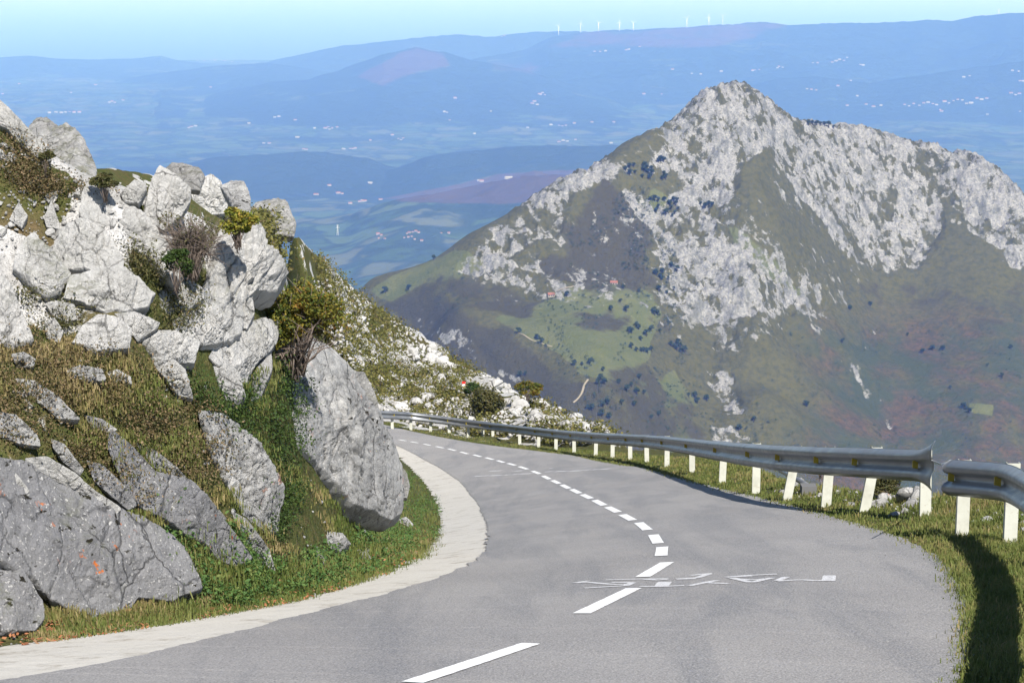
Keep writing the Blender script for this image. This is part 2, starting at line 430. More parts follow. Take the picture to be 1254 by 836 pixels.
def ztab(x, y):
    """height of the finished near terrain by bilinear look-up"""
    r = np.hypot(x, y); a = np.arctan2(x, y)
    fi = np.clip(np.interp(r, RR, np.arange(len(RR))), 0, len(RR)-1.001); fj = np.clip((a-AZ[0])/(AZ[1]-AZ[0]), 0, len(AZ)-1.001)
    i = fi.astype(int); j = fj.astype(int); u = fi-i; v = fj-j
    return (Z[i, j]*(1-u)*(1-v)+Z[i+1, j]*u*(1-v)+Z[i, j+1]*(1-u)*v+Z[i+1, j+1]*u*v)
def on_hill(pts, t0=7., t1=300.):
    D = ray(*np.array(pts, float).reshape(-1, 2).T)
    ts = np.geomspace(t0, t1, 1600); q = D[:, None]*ts[None, :, None]
    d = q[..., 2]-ztab(q[..., 0], q[..., 1]); s = (d[:, :-1] > 0) & (d[:, 1:] <= 0)
    i = s.argmax(1); ok = s.any(1); t = np.where(ok, ts[i], np.nan); return t

# ------------------------------------------------------------------ the mountain across the valley
MC = []
K = .68                      # distance scale of the mountain: summit about 2.3 km away
def colm(px, start, segs, back=((150,-20),(500,-28),(900,-20))):
    P = [at(px, start[0], start[1]*K)]
    for py, a in segs:
        T = math.tan(R(a)); r = ray(px, py); y, z = P[-1][1], P[-1][2]
        P.append(r*((z-T*y)/(r[2]-T*r[1])))
    MC.extend(P); p = P[0]; r = math.hypot(p[0], p[1]); u = np.array([p[0]/r, p[1]/r, 0]); q = np.array(p)
    for dr_, a in back:
        q = q+u*dr_*K; q = q.copy(); q[2] += dr_*K*math.tan(R(a)); MC.append(q)
colm(330, (500, 2600), [(560,20)])
colm(400, (420, 3250), [(500,20),(560,20)])
colm(450, (350, 3300), [(385,22),(430,22),(500,25),(560,25)])
colm(500, (333, 3250), [(360,24),(400,30),(440,30),(530,28)])
colm(560, (308, 3200), [(345,26),(385,14),(410,36),(460,36),(540,28)])
colm(620, (268, 3210), [(320,36),(370,30),(400,14),(430,14),(455,38),(540,30)])
colm(690, (222, 3250), [(280,38),(340,36),(380,18),(430,14),(480,16),(510,34),(560,25)])
colm(740, (198, 3300), [(260,40),(330,36),(370,18),(430,13),(500,16),(560,25)])
colm(790, (165, 3350), [(240,42),(310,34),(370,26),(440,18),(520,18),(600,25)])
colm(840, (137, 3390), [(210,46),(290,35),(370,34),(440,30),(520,22),(600,25)])
colm(885, (107, 3400), [(170,52),(240,40),(330,36),(410,38),(500,30),(620,25)])
colm(925, (117, 3420), [(170,48),(240,30),(330,32),(400,38),(480,28),(620,25)])
colm(960, (137, 3480), [(190,44),(250,30),(340,34),(400,32),(480,26),(620,22)])
colm(1000, (150, 3550), [(190,34),(250,36),(330,28),(400,26),(480,25),(620,22)])
colm(1060, (158, 3610), [(220,44),(290,40),(335,36),(400,24),(500,20),(640,20)])
colm(1130, (180, 3640), [(240,45),(300,38),(350,28),(420,22),(520,20),(660,18)])
colm(1195, (195, 3600), [(250,46),(310,36),(370,26),(450,21),(550,19),(660,18)])
colm(1230, (218, 3570), [(270,44),(330,34),(400,24),(500,19),(660,18)])
colm(1270, (262, 3540), [(340,36),(420,24),(520,19),(660,18)])
colm(1400, (340, 3600), [(420,28),(520,22),(660,18)])
colm(1700, (420, 3600), [(520,22),(660,18)])
colm(100, (560, 2700), [(640,20)])
for px, z0, r0 in ((100,-190,430),(450,-190,430),(800,-200,430),(1150,-210,430),(1500,-220,430),(300,-325,800),(700,-332,800),(1100,-340,800)):
    p = at(px, 400, r0); MC.append(np.array([p[0], p[1], z0]))
MC = np.array(MC)
def uvm(x, y): return np.stack([x/900, y/900], -1)
_m = TPS(uvm(MC[:, 0], MC[:, 1]), MC[:, 2]/900, 1e-5)
AM = np.linspace(R(-19), R(20), 1050)
RM = np.r_[np.linspace(230, 1900*K, 60)[:-1], np.linspace(1900*K, 4150*K, 640), np.linspace(4180*K, 4600, 40)]
aa, rm = np.meshgrid(AM, RM); MX = rm*np.sin(aa); MY = rm*np.cos(aa)
_ci = np.unique(np.r_[np.arange(0, len(RM), 6), len(RM)-1]); _cj = np.unique(np.r_[np.arange(0, len(AM), 6), len(AM)-1])
_c = _m(uvm(MX[np.ix_(_ci, _cj)], MY[np.ix_(_ci, _cj)]))*900
_t1 = np.stack([np.interp(np.arange(len(RM)), _ci, _c[:, k]) for k in range(_c.shape[1])], 1)
MZ = np.stack([np.interp(np.arange(len(AM)), _cj, r_) for r_ in _t1], 0)
mx0, my0, _ = proj(np.stack([MX, MY, MZ], -1))
wv = fbm(np.stack([MX, MY], -1)/K, .006, 4, 71)*16; wv2 = fbm(np.stack([MX, MY], -1)/K, .006, 4, 72)*16
qx, qy = mx0+wv, my0+wv2
def pm(poly, soft=10): return sstep(-soft, soft, poly_sd(qx, qy, poly))
ROCK = np.zeros_like(MX)
for poly, v, s in (
  ([(560,335),(600,285),(690,200),(790,140),(840,120),(885,80),(945,100),(985,130),(1000,190),(945,185),(905,200),(893,255),(935,300),(1010,345),(1018,388),(960,388),(905,392),(872,395),(845,385),(835,365),(815,335),(800,290),(745,225),(700,235),(690,285),(640,310),(600,345)], 1, 8),
  ([(985,130),(1060,130),(1190,165),(1275,220),(1275,330),(1238,325),(1215,295),(1160,285),(1120,322),(1085,328),(1045,322),(1000,280),(962,225),(975,190)], 1, 8),
  ([(590,335),(640,312),(690,325),(720,350),(700,370),(650,365),(600,352)], .62, 12),
  ([(870,440),(893,455),(910,505),(895,508),(868,470)], .85, 5), ([(872,395),(892,400),(895,440),(876,440)], .8, 4),
  ([(868,520),(900,525),(930,540),(925,550),(880,545)], .7, 5), ([(940,170),(985,200),(1050,300),(1010,300),(940,240)], .55, 10),
  ([(500,395),(560,405),(620,450),(640,475),(580,450),(520,415)], .5, 8), ([(1055,405),(1070,405),(1070,425),(1050,425)], .6, 4),
  ([(1040,440),(1070,480),(1090,520),(1075,520),(1050,480)], .48, 6), ([(620,270),(690,215),(700,225),(640,285)], .95, 6)):
    ROCK = np.maximum(ROCK, v*pm(poly, s))
ROCK = np.maximum(ROCK, .42*pm([(600,300),(690,225),(800,200),(880,230),(1000,260),(1060,320),(1000,400),(900,440),(800,400),(700,350),(620,360)], 25))
ROCK = ROCK*(1-.45*pm([(905,205),(930,215),(960,300),(1010,340),(1060,330),(1010,280),(960,225),(940,190)], 8))
ROCK = ROCK*(1-.85*pm([(1150,255),(1170,265),(1225,330),(1200,330),(1150,290)], 6))*(1-.85*pm([(745,175),(800,150),(812,175),(790,215),(760,235)], 8))
ROCK = ROCK*(1-.75*pm([(770,215),(830,212),(835,235),(780,240)], 6))
SCR = np.zeros_like(MX)
for poly, v in (([(690,270),(740,215),(775,250),(805,300),(800,345),(740,360),(690,345),(640,340),(690,310)], 1),
  ([(470,375),(530,350),(560,385),(640,425),(720,490),(760,545),(690,560),(600,490),(500,420)], 1), ([(690,390),(740,372),(775,385),(770,405),(710,410)], .95),
  ([(700,470),(790,440),(860,500),(870,560),(720,560)], .75), ([(520,345),(600,345),(660,370),(640,400),(570,385)], .8),
  ([(1000,340),(1254,345),(1254,400),(1080,400)], .45), ([(780,330),(840,400),(850,430),(820,430),(770,360)], .5)):
    SCR = np.maximum(SCR, v*pm(poly, 20))
MEA = np.zeros_like(MX)
for poly, v in (([(450,355),(500,330),(560,308),(600,322),(560,350),(520,352),(480,372)], 1), ([(640,385),(700,350),(760,342),(800,360),(815,390),(800,430),(770,470),(720,462),(660,425),(600,400)], 1),
  ([(780,470),(830,455),(860,500),(800,510)], .7), ([(890,265),(925,290),(990,350),(1000,380),(960,350),(900,300)], .8), ([(1185,498),(1215,500),(1215,515),(1190,512)], 1),
  ([(770,255),(800,230),(820,240),(800,275),(778,275)], .7), ([(690,500),(720,470),(730,500),(700,530)], .8), ([(830,520),(870,560),(800,560)], .6)):
    MEA = np.maximum(MEA, v*pm(poly, 6))
HEA = .9*pm([(990,400),(1300,380),(1300,640),(900,640),(960,560),(1010,480)], 40)
MX_, MY_, MZ_ = MX/K, MY/K, MZ/K
Q = np.stack([MX_, MY_], -1)
# crags: diagonal ribs (downhill and to the right), blocky fracture, small relief
ca, sa = math.cos(R(28)), math.sin(R(28))
QU2 = np.stack([MX_*ca+MY_*sa+.3*MZ_, (-MX_*sa+MY_*ca)*.42+.6*MZ_], -1); QU = np.stack([MX_*ca+MY_*sa, (-MX_*sa+MY_*ca)*.42, MZ_*.75], -1); Q = np.stack([MX_, MY_, MZ_], -1)
rib = fbm(QU+14*np.stack([noise(Q, .012, 5), noise(Q, .012, 6), noise(Q, .012, 7)], -1), .0085, 5, 81, .58, True)
rib2 = fbm(Q, .035, 4, 91, .6, True)
cf1, cf2, cid = cells(QU2+6*np.stack([noise(Q, .05, 15), noise(Q, .05, 16)], -1), .055, 12)
crag = (rib-rib.mean())*10+(rib2-rib2.mean())*9-3+fbm(Q, .09, 3, 95)*5+(cid-.5)*7*np.clip((cf2-cf1)*3, 0, 1)-3
soft_ = fbm(Q, .003, 4, 55)*26+fbm(Q, .02, 3, 56)*3+fbm(QU, .009, 4, 57, .5, True)*7
fade = sstep(250, 1500*K, rm)*(1-sstep(4000*K, 4300*K, rm))
MZ = MZ+K*fade*(ROCK*crag+(1-.5*ROCK)*soft_*.7)
rkn = .55*fbm(QU, .022, 5, 33, .6)+.45*rib*.6+.4*noise(Q, .09, 35)
rkn = rkn+.5*noise(QU, .05, 36)+.25*noise(QU, .15, 37); rkn = rkn-rkn.mean()
rfin = sstep(.05, .75, ROCK*.60+rkn*.95-.06); rfin = np.where(ROCK < .03, sstep(.75, 1.2, rkn+.2)*.6, rfin)
nb = NB('mountain_slope', .95, .05)
sep = nb.n('ShaderNodeSeparateColor'); nb.set(sep.inputs[0], nb.attr('masks', 'Color')); rk, me_, sc = sep.outputs[:3]; he = nb.attr('masks', 'Alpha')
n1 = nb.noise(.022/K, 6, .62); n2 = nb.noise(.11/K, 5, .65); n3 = nb.noise(.004/K, 5, .6)
g = nb.mix(n3, (.088, .082, .024), (.128, .116, .036))
g = nb.mix(nb.lin(n2, .42, .66, 0, .7), g, (.050, .056, .026))
hb = nb.mix(nb.lin(n2, .35, .6), (.135, .082, .045), (.068, .056, .032))
hb = nb.mix(nb.lin(nb.noise(.009/K, 5, .65), .42, .56), hb, (.055, .068, .034))
g = nb.mix(nb.math('MULTIPLY', he, nb.lin(n1, .3, .5)), g, hb)
g = nb.mix(nb.lin(nb.math('ADD', me_, nb.math('MULTIPLY', nb.math('SUBTRACT', n1, .5), .9)), .4, .55), g, nb.mix(nb.lin(n1, .4, .62), (.115, .128, .040), (.150, .155, .055)))
scf = nb.lin(nb.math('ADD', sc, nb.math('MULTIPLY', nb.math('SUBTRACT', n1, .5), 2.4)), .42, .72)
g = nb.mix(nb.math('MULTIPLY', scf, .93), g, nb.mix(n2, (.050, .045, .020), (.082, .072, .036)))
rc = nb.mix(nb.lin(n2, .35, .65), (.42, .41, .385), (.28, .272, .25))
rc = nb.mix(nb.lin(nb.noise(.3/K, 4, .7), .48, .66, 0, .8), rc, (.10, .105, .085)); rc = nb.mix(nb.lin(nb.noise(.06/K, 5, .7, vec=nb.map((1, .4, .5), (0, 0, R(-28)))), .5, .62, 0, .7), rc, (.12, .125, .10))
mask = nb.lin(nb.math('ADD', nb.math('MULTIPLY', rk, .82), nb.math('MULTIPLY', nb.math('SUBTRACT', nb.noise(.12/K, 6, .8), .5), 2.4)), .40, .60)
tr = nb.lin(nb.vor(.035, 'F1', vec=nb.map((1, 1, .6))), .0, .26, 1, 0)
c = nb.mix(mask, g, rc)
bn = nb.bump(nb.noise(.13/K, 6, .75), 1., 5)
mt = nb.out(c, .95, bn)
mtn = link('mountain', rawmesh('mountain', np.stack([MX, MY, MZ], -1).reshape(-1, 3), gridF(len(RM), len(AM))[:, ::-1].copy(), True, mt,
    {'masks': np.stack([rfin, MEA, SCR, HEA], -1).reshape(-1, 4)}))
tag(mtn, kind='structure')
def tabz(x, y, RT, AT, ZT):
    r = np.hypot(x, y); a = np.arctan2(x, y)
    fi = np.clip(np.interp(r, RT, np.arange(len(RT))), 0, len(RT)-1.001); fj = np.clip((a-AT[0])/(AT[1]-AT[0]), 0, len(AT)-1.001)
    i = fi.astype(int); j = fj.astype(int); u = fi-i; v = fj-j
    return (ZT[i, j]*(1-u)*(1-v)+ZT[i+1, j]*u*(1-v)+ZT[i, j+1]*(1-u)*v+ZT[i+1, j+1]*u*v)
def on_tab(pts, RT, AT, ZT, t0, t1, n=3000):
    D = ray(*np.array(pts, float).reshape(-1, 2).T); ts = np.geomspace(t0, t1, n); out = []
    for d in D:
        q = ts*d[2]-tabz(ts*d[0], ts*d[1], RT, AT, ZT); i = np.where((q[:-1] > 0) & (q[1:] <= 0))[0]
        out.append(d*ts[i[0]] if len(i) else d*np.nan)
    return np.array(out)

# ------------------------------------------------------------------ countryside, far ridges, sea
AC = np.linspace(R(-21), R(21), 760); RC = np.r_[np.linspace(4400, 9000, 300)[:-1], np.geomspace(9000, 27500, 420)]
aa, rc_ = np.meshgrid(AC, RC); CX = rc_*np.sin(aa); CY = rc_*np.cos(aa); QC = np.stack([CX, CY], -1)
pxc = 627+np.tan(aa)*FPX/1.0           # column of each azimuth
base = np.interp(rc_, [4400, 6000, 8000, 10500, 14000, 18000, 22000, 26500, 27500], [-800, -900, -990, -1040, -1060, -1080, -1170, -1225, -1260])
CZ = base+fbm(QC, .0009, 5, 101)*70*sstep(5000, 8000, rc_)*(1-.7*sstep(24000, 26500, rc_))
def ridge(sky_, d, front, backw, seed, rough=1.):
    """a hill chain at distance d whose crest follows photo skyline points"""
    global CZ
    s = np.array(sky_, float); y = np.interp(pxc, s[:, 0], s[:, 1])
    dd = d+fbm(np.stack([aa*14, aa*0+seed], -1), 1., 3, seed)*front*.25
    zc = np.tan(-(np.arctan((y-418)/FPX)+PITCH))*dd
    w = np.where(rc_ < dd, (dd-rc_)/front, (rc_-dd)/backw)
    w = np.clip(w, 0, 1)
    prof = (1-w)**1.35
    spur = fbm(QC, 2.2/front, 5, seed+3, .5, True)
    z = base+(zc-base)*(prof+spur*.16*rough*np.sin(np.pi*np.clip(w, 0, 1))*(prof > 0))
    z = np.where(zc > base, z, -1e4)
    CZ = np.maximum(CZ, z)
    return sstep(.02, .1, prof)*(z >= CZ-1)
m0 = ridge([(150,330),(300,300),(370,271),(430,262),(470,246),(540,234),(600,222),(640,216),(690,213),(760,214),(900,230),(1300,400)], 6900, 1900, 1100, 1, .8)
mpk = ridge([(560,262),(628,216),(655,208),(682,216),(760,262)], 8000, 700, 700, 2)
m1a = ridge([(100,215),(200,205),(250,192),(330,186),(400,185),(450,193),(500,215),(540,240)], 9900, 1300, 900, 3)
m1b = ridge([(400,235),(480,207),(520,192),(560,185),(640,179),(740,177),(800,180),(900,230)], 9600, 1400, 900, 4)
m1c = ridge([(900,245),(1000,170),(1060,165),(1130,150),(1180,155),(1254,165),(1400,190)], 13000, 1500, 1500, 14)
m2 = ridge([(0,175),(90,152),(140,140),(200,117),(250,119),(330,101),(380,96),(420,84),(470,66),(510,58),(545,63),(570,72),(640,85),(720,110),(800,130)], 16500, 3600, 2000, 5)
m3 = ridge([(480,110),(540,85),(580,72),(640,62),(672,46),(700,41),(740,37),(800,35),(850,32),(900,29),(930,26),(960,30),(985,29),(1030,27),(1060,27),(1100,25),(1130,23),(1160,24),(1190,18),(1254,13),(1400,10)], 19000, 4200, 2500, 6)
m4 = ridge([(250,110),(300,86),(340,72),(420,56),(480,50),(520,45),(560,42),(600,45),(650,39),(720,38),(800,60)], 22000, 2600, 1500, 7)
m5 = ridge([(-100,72),(0,67),(40,65),(70,69),(130,71),(180,69),(200,66),(215,71),(240,75),(300,84),(340,95)], 24000, 3000, 1500, 8)
m6 = ridge([(0,125),(60,110),(130,100),(200,88),(260,80),(330,76),(420,90),(500,110)], 20000, 2500, 1500, 9)
m7 = ridge([(680,190),(760,150),(860,120),(950,95),(1000,92),(1060,100),(1150,85),(1254,70),(1400,70)], 15500, 1600, 1500, 12, .6)
CZ = CZ+fbm(QC, .004, 3, 111)*14
cpx, cpy, _ = proj(np.stack([CX, CY, CZ], -1))
w1 = cpx+noise(QC, .0012, 7)*14; w2 = cpy+noise(QC, .0012, 9)*6
def pc(poly, soft=6): return sstep(-soft, soft, poly_sd(w1, w2, poly))
gz = np.gradient(CZ, axis=0)/np.gradient(rc_, axis=0)
FOR = np.clip(.9*np.maximum(m1a, m1b)+.45*m2+.35*m3+.4*m5+.35*m6+.3*m4+.3*m7+sstep(.02, .16, np.abs(gz))*.5, 0, 1)
FLD = sstep(.12, .03, np.abs(gz))*(1-FOR*.7)
HTH = np.zeros_like(CX)
for poly, v in (([(470,245),(540,228),(610,212),(690,208),(760,205),(720,235),(660,246),(610,250),(560,248)], 1), ([(440,95),(480,66),(512,58),(545,66),(550,80),(510,92),(470,105)], .9),
    ([(640,60),(720,38),(800,34),(860,30),(930,22),(970,28),(930,50),(840,60),(740,58)], .6), ([(600,74),(680,80),(660,92),(600,88)], .5)): HTH = np.maximum(HTH, v*pc(poly))
FOR *= 1-HTH
nb = NB('countryside', .95, .05)
sep = nb.n('ShaderNodeSeparateColor'); nb.set(sep.inputs[0], nb.attr('masks', 'Color')); fo, fl, ht = sep.outputs[:3]
fv = nb.map((1, 1, 0), vec=nb.mix(.12, nb.pos, nb.pos))
wob = nb.n('ShaderNodeVectorMath', operation='MULTIPLY_ADD'); nb.set(wob.inputs[0], nb.noise(.002, 3, .5, col=True)); wob.inputs[1].default_value = (420, 420, 0); nb.set(wob.inputs[2], fv)
vv = nb.n('ShaderNodeTexVoronoi'); nb.set(vv.inputs['Vector'], wob.outputs[0]); vv.inputs['Scale'].default_value = .0055
sv = nb.n('ShaderNodeSeparateColor'); nb.set(sv.inputs[0], vv.outputs['Color'])
fc = nb.ramp(sv.outputs[0], [(0, (.04, .07, .03)), (.3, (.07, .12, .045)), (.55, (.10, .145, .06)), (.8, (.14, .15, .08)), (1, (.05, .085, .035))])
ve = nb.n('ShaderNodeTexVoronoi', feature='DISTANCE_TO_EDGE'); nb.set(ve.inputs['Vector'], wob.outputs[0]); ve.inputs['Scale'].default_value = .0055
fc = nb.mix(nb.lin(ve.outputs['Distance'], .03, .10, .85, 0), fc, (.022, .038, .018))
fc = nb.mix(.45, fc, (.035, .05, .025))
wood = nb.mix(nb.noise(.02, 5, .7), (.018, .032, .018), (.04, .055, .026))
sel = nb.math('ADD', fo, nb.math('MULTIPLY', nb.math('SUBTRACT', nb.noise(.0016, 6, .62), .47), 2.2))
c = nb.mix(nb.lin(sel, .25, .42), fc, wood)
c = nb.mix(nb.lin(nb.math('ADD', ht, nb.math('MULTIPLY', nb.math('SUBTRACT', nb.noise(.004, 5, .6), .5), .8)), .4, .6), c, nb.mix(nb.noise(.01, 4), (.085, .060, .040), (.055, .045, .03)))
cm = nb.out(c, .95, nb.bump(nb.noise(.012, 5, .7), .7, 22))
ctry = link('land', rawmesh('land', np.stack([CX, CY, CZ], -1).reshape(-1, 3), gridF(len(RC), len(AC))[:, ::-1].copy(), True, cm,
    {'masks': np.stack([FOR, FLD, HTH, FLD], -1).reshape(-1, 4)})); tag(ctry, kind='structure')
nb = NB('sea_water', .35, .4); seam = nb.out((.03, .07, .11), .4, nb.bump(nb.noise(.01, 4), .15, 2))
V = np.array([[-34000, -2500, -1250], [34000, -2500, -1250], [34000, 95000, -1250], [-34000, 95000, -1250]], float)
tag(link('sea', rawmesh('sea', V, np.array([[0, 1, 2, 3]]), False, seam)), kind='structure')
# ------------------------------------------------------------------ haze: the air itself
hm = bpy.data.materials.new('haze_air'); hm.use_nodes = True; t = hm.node_tree; t.nodes.clear()
oo = t.nodes.new('ShaderNodeOutputMaterial'); pv = t.nodes.new('ShaderNodeVolumePrincipled'); t.links.new(pv.outputs[0], oo.inputs['Volume'])
pv.inputs['Color'].default_value = (.18, .37, 1, 1); pv.inputs['Density'].default_value = .74e-4; pv.inputs['Anisotropy'].default_value = -.09
pv.inputs['Absorption Color'].default_value = (1, 1, 1, 1)
Vb, Fb = box(0, 47000, -605.5, 80000, 100000, 1291)
tag(link('haze', rawmesh('haze', Vb, Fb, False, hm)), kind='stuff')
# ------------------------------------------------------------------ road, gutter, markings
def ribbon(name, A, B, dz, mat, n=1400, m=20, jit=(0, 0), attrs=None, crown=0):
    A = resample(A, .05); B = resample(B, .05)
    ia = np.linspace(0, len(A)-1, n).astype(int); ib = np.linspace(0, len(B)-1, n).astype(int)
    A, B = A[ia], B[ib]; s = np.linspace(0, 1, m)
    dirv = (B-A)/np.linalg.norm(B-A, axis=1)[:, None]
    ja = jit[0]*(noise(A, 2.2, 3)+.6*noise(A, 7, 4)+.4*noise(A, 19, 6)); jb = jit[1]*(noise(B, 1.4, 5)+.6*noise(B, 5, 7)+.4*noise(B, 16, 8))
    A = A+dirv*ja[:, None]; B = B+dirv*jb[:, None]
    P = A[:, None]*(1-s)[None, :, None]+B[:, None]*s[None, :, None]
    z = zroad(P[..., 0], P[..., 1])+dz
    V = np.concatenate([P, z[..., None]], -1).reshape(-1, 3)
    return mk(name, V, gridF(n, m), mat)
nb = NB('asphalt', .85, .25)
n1 = nb.noise(.55, 4, .5); n2 = nb.noise(5, 4); grit = nb.noise(85, 3, .75); v1 = nb.vor(42)
base_ = nb.mix(nb.lin(n1, .35, .65), (.185, .178, .178), (.235, .226, .222))
st = nb.noise(1., 5, .6, vec=nb.map((1.5, .16, .3), (0, 0, R(4))), dist=.6)
base_ = nb.mix(nb.lin(st, .46, .62, 0, .8), base_, (.12, .123, .135))
base_ = nb.mix(nb.lin(nb.noise(.9, 4, .6, vec=nb.map((1, .5, 1))), .56, .7, 0, .35), base_, (.26, .235, .215))
base_ = nb.mix(nb.lin(grit, .42, .66, 0, .8), base_, (.40, .39, .375))
base_ = nb.mix(nb.lin(v1, .0, .38, .75, 0), base_, (.075, .074, .077))
cr = nb.lin(nb.vor(.9, 'DISTANCE_TO_EDGE', vec=nb.map((1, .6, 1), vec=None)), 0, .012, .0, 0)
asph = nb.out(base_, .85, nb.bump(nb.math('ADD', grit, nb.math('MULTIPLY', v1, .6)), .7, .012))
nb = NB('concrete', .9, .2)
c = nb.mix(nb.noise(1.2, 5), (.43, .41, .37), (.53, .51, .465)); c = nb.mix(nb.lin(nb.noise(22, 4, .7), .55, .75, 0, .5), c, (.33, .31, .28))
c = nb.mix(nb.lin(nb.noise(.6, 5, .65), .55, .75, 0, .5), c, (.42, .38, .33))
c = nb.mix(nb.lin(nb.noise(2.6, 6, .75), .54, .66, 0, .7), c, (.20, .17, .13)); c = nb.mix(nb.lin(nb.noise(95, 2, .6), .60, .72, 0, .7), c, (.22, .20, .18))
conc = nb.out(c, .9, nb.bump(nb.math('ADD', nb.noise(4, 5), nb.math('MULTIPLY', nb.noise(60, 3), .3)), .5, .05))
mid = (resample(L_E, .05)[np.linspace(0, len(resample(L_E, .05))-1, 400).astype(int)]*1.0)
Rr = resample(R_E, .05)[np.linspace(0, len(resample(R_E, .05))-1, 400).astype(int)]
dirc = (Rr-mid)/np.linalg.norm(Rr-mid, axis=1)[:, None]
g_ = ribbon('concrete_gutter', O_E, mid+dirc*.25, .000, conc, 900, 12, (.17, 0)); tag(g_, kind='structure')
r_ = ribbon('road', L_E, R_E, .010, asph, 2600, 30, (.05, .045)); tag(r_, kind='structure')
nb = NB('road_paint', .7, .3)
c = nb.mix(nb.lin(nb.noise(70, 4, .8), .48, .70, 0, .7), (.76, .76, .75), (.42, .41, .40)); paint = nb.out(c, .7, nb.bump(nb.noise(120, 2), .4, .006))
nb = NB('worn_chalk_paint', .8, .2)
c = nb.mix(nb.lin(nb.noise(60, 3, .7), .38, .7), (.62, .62, .63), (.26, .255, .255)); chalk = nb.out(c, .8)
def stroke(P, w, dz=.016):
    """painted stroke on the road: path in plan, width across"""
    P = resample(P, .06); t = np.gradient(P, axis=0); t /= np.linalg.norm(t, axis=1)[:, None]+1e-9; n_ = np.stack([-t[:, 1], t[:, 0]], -1)
    w = np.broadcast_to(w, len(P))*(1+.10*noise(P, 14, 3)); m = 4; s = np.linspace(-.5, .5, m)
    Q_ = P[:, None]+n_[:, None]*(w[:, None]*s)[..., None]
    V = np.concatenate([Q_, (zroad(Q_[..., 0], Q_[..., 1])+dz)[..., None]], -1).reshape(-1, 3)
    return V, gridF(len(P), m).tolist()
# centre dashes: (near end, far end) photo pixels of each dash
DASH = [((505,838),(650,790)),((712,753),(776,722)),((787,708),(817,690)),((809.5,682),(811,671)),((806,666.5),(800,656)),((793,650),(782,641)),((775,638),(762,631)),((757,628),(744,621.5)),
 ((740,619.5),(728,613)),((724,611),(713,606)),((710,604.5),(700,599.5)),((697,598.5),(688,594)),((685,592.5),(676.5,588.5)),((673,587),(665,583)),((661,580.5),(652,577)),((646,574.8),(636,571.5)),
 ((631,570),(622,567.5)),((617,566.5),(609,564)),((604,563),(595,560.5)),((589,559.5),(580,557)),((573,556),(564,553.5)),((558,552),(549,549.8)),((543,548.8),(534,546.8)),((527,545.5),(519,543.8)),((512,542.5),(503,541)),((497,540),(489,538.6))]
Dr = ray(*np.array(DASH).reshape(-1, 2).T); tt = hit_fn(zroad, Dr); DP = (Dr*tt[:, None])[:, :2].reshape(-1, 2, 2)
cen = smooth(DP.reshape(-1, 2), 1)
for k, (a, b) in enumerate(DP):
    if not np.isfinite([a, b]).all(): continue
    V, F = stroke(np.array([a, b]), .115 if k > 2 else .125)
    o = mk('road_marking', V, F, paint); tag(o, kind='structure')
# writing across the road, read from the uphill side
def zz(L, x0, y0, s): return [(x0+a/s, y0+b/s) for a, b in L]
WR = [[(80,88),(150,78),(125,80)],[(85,88),(130,84),(240,94),(300,94)],[(125,110),(225,104),(300,100),(330,86),(240,86)],[(215,75),(300,73),(385,71),(480,70)],[(380,71),(430,76),(480,72)],[(360,103),(460,103),(550,99)],[(440,103),(452,84),(480,84),(465,103)],
      [(515,71),(605,66),(660,47),(575,56)],[(520,72),(600,70)],[(572,100),(640,86),(690,77)],[(640,84),(660,88),(740,91)],[(728,64),(800,57),(945,50)],[(745,62),(840,58)],[(752,66),(835,86),(925,66)],[(780,72),(850,76),(900,70)],
      [(985,62),(948,78)],[(948,80),(1050,74),(1100,78),(1178,78)],[(1152,80),(1160,56),(1180,56),(1176,80)]]
parts = []
for L in WR:
    p = on_road(zz(L, 680, 690, 3.483))[:, :2]
    if np.isfinite(p).all(): parts.append(stroke(p, .065, .014))
V, F = join(parts); tag(mk('road_writing', V, F, chalk), kind='structure')
xs = [(581,583.5,591),(592,583,598),(600,582.6,614),(617,582,624),(627,581.4,634),(637,580.5,651),(653,579,659),(668,578,676),(680,577.6,694),(698,577,712),(715,576,722),(725,575.5,732),(735,574.8,746),(630,577,640),(672,574,677),(600,577,614)]
parts = []
for a, y, b in xs:
    p = on_road([(a, y), (b, y-.5)])[:, :2]; parts.append(stroke(p, .16, .014))
V, F = join(parts); tag(mk('road_writing', V, F, chalk), kind='structure')

# ------------------------------------------------------------------ guardrails
nb = NB('galvanised_steel', .45, .5)
c = nb.mix(nb.noise(3, 4), (.22, .23, .245), (.30, .315, .33)); c = nb.mix(nb.lin(nb.noise(16, 5, .7), .58, .75, 0, .6), c, (.30, .29, .26))
steel = nb.out(c, nb.lin(nb.noise(6, 3), .3, .7, .35, .6), nb.bump(nb.noise(5, 3), .15, .02), .75)
nb = NB('pale_post_paint', .6, .4)
c = nb.mix(nb.lin(nb.noise(4, 5, .7), .45, .75), (.50, .505, .44), (.38, .38, .32)); c = nb.mix(nb.lin(nb.noise(25, 4, .7), .62, .72), c, (.30, .24, .17))
postm = nb.out(c, .55, nb.bump(nb.noise(20, 3), .2, .01))
nb = NB('yellow_reflector', .4, .5); c = nb.mix(nb.noise(30, 3), (.55, .40, .03), (.32, .24, .03)); yel = nb.out(c, .4)
PROF = np.array([(-.005,.155),(.012,.150),(.055,.125),(.080,.105),(.080,.070),(.055,.045),(.004,.022),(.0,0),(.004,-.022),(.055,-.045),(.080,-.070),(.080,-.105),(.055,-.125),(.012,-.150),(-.005,-.155)])
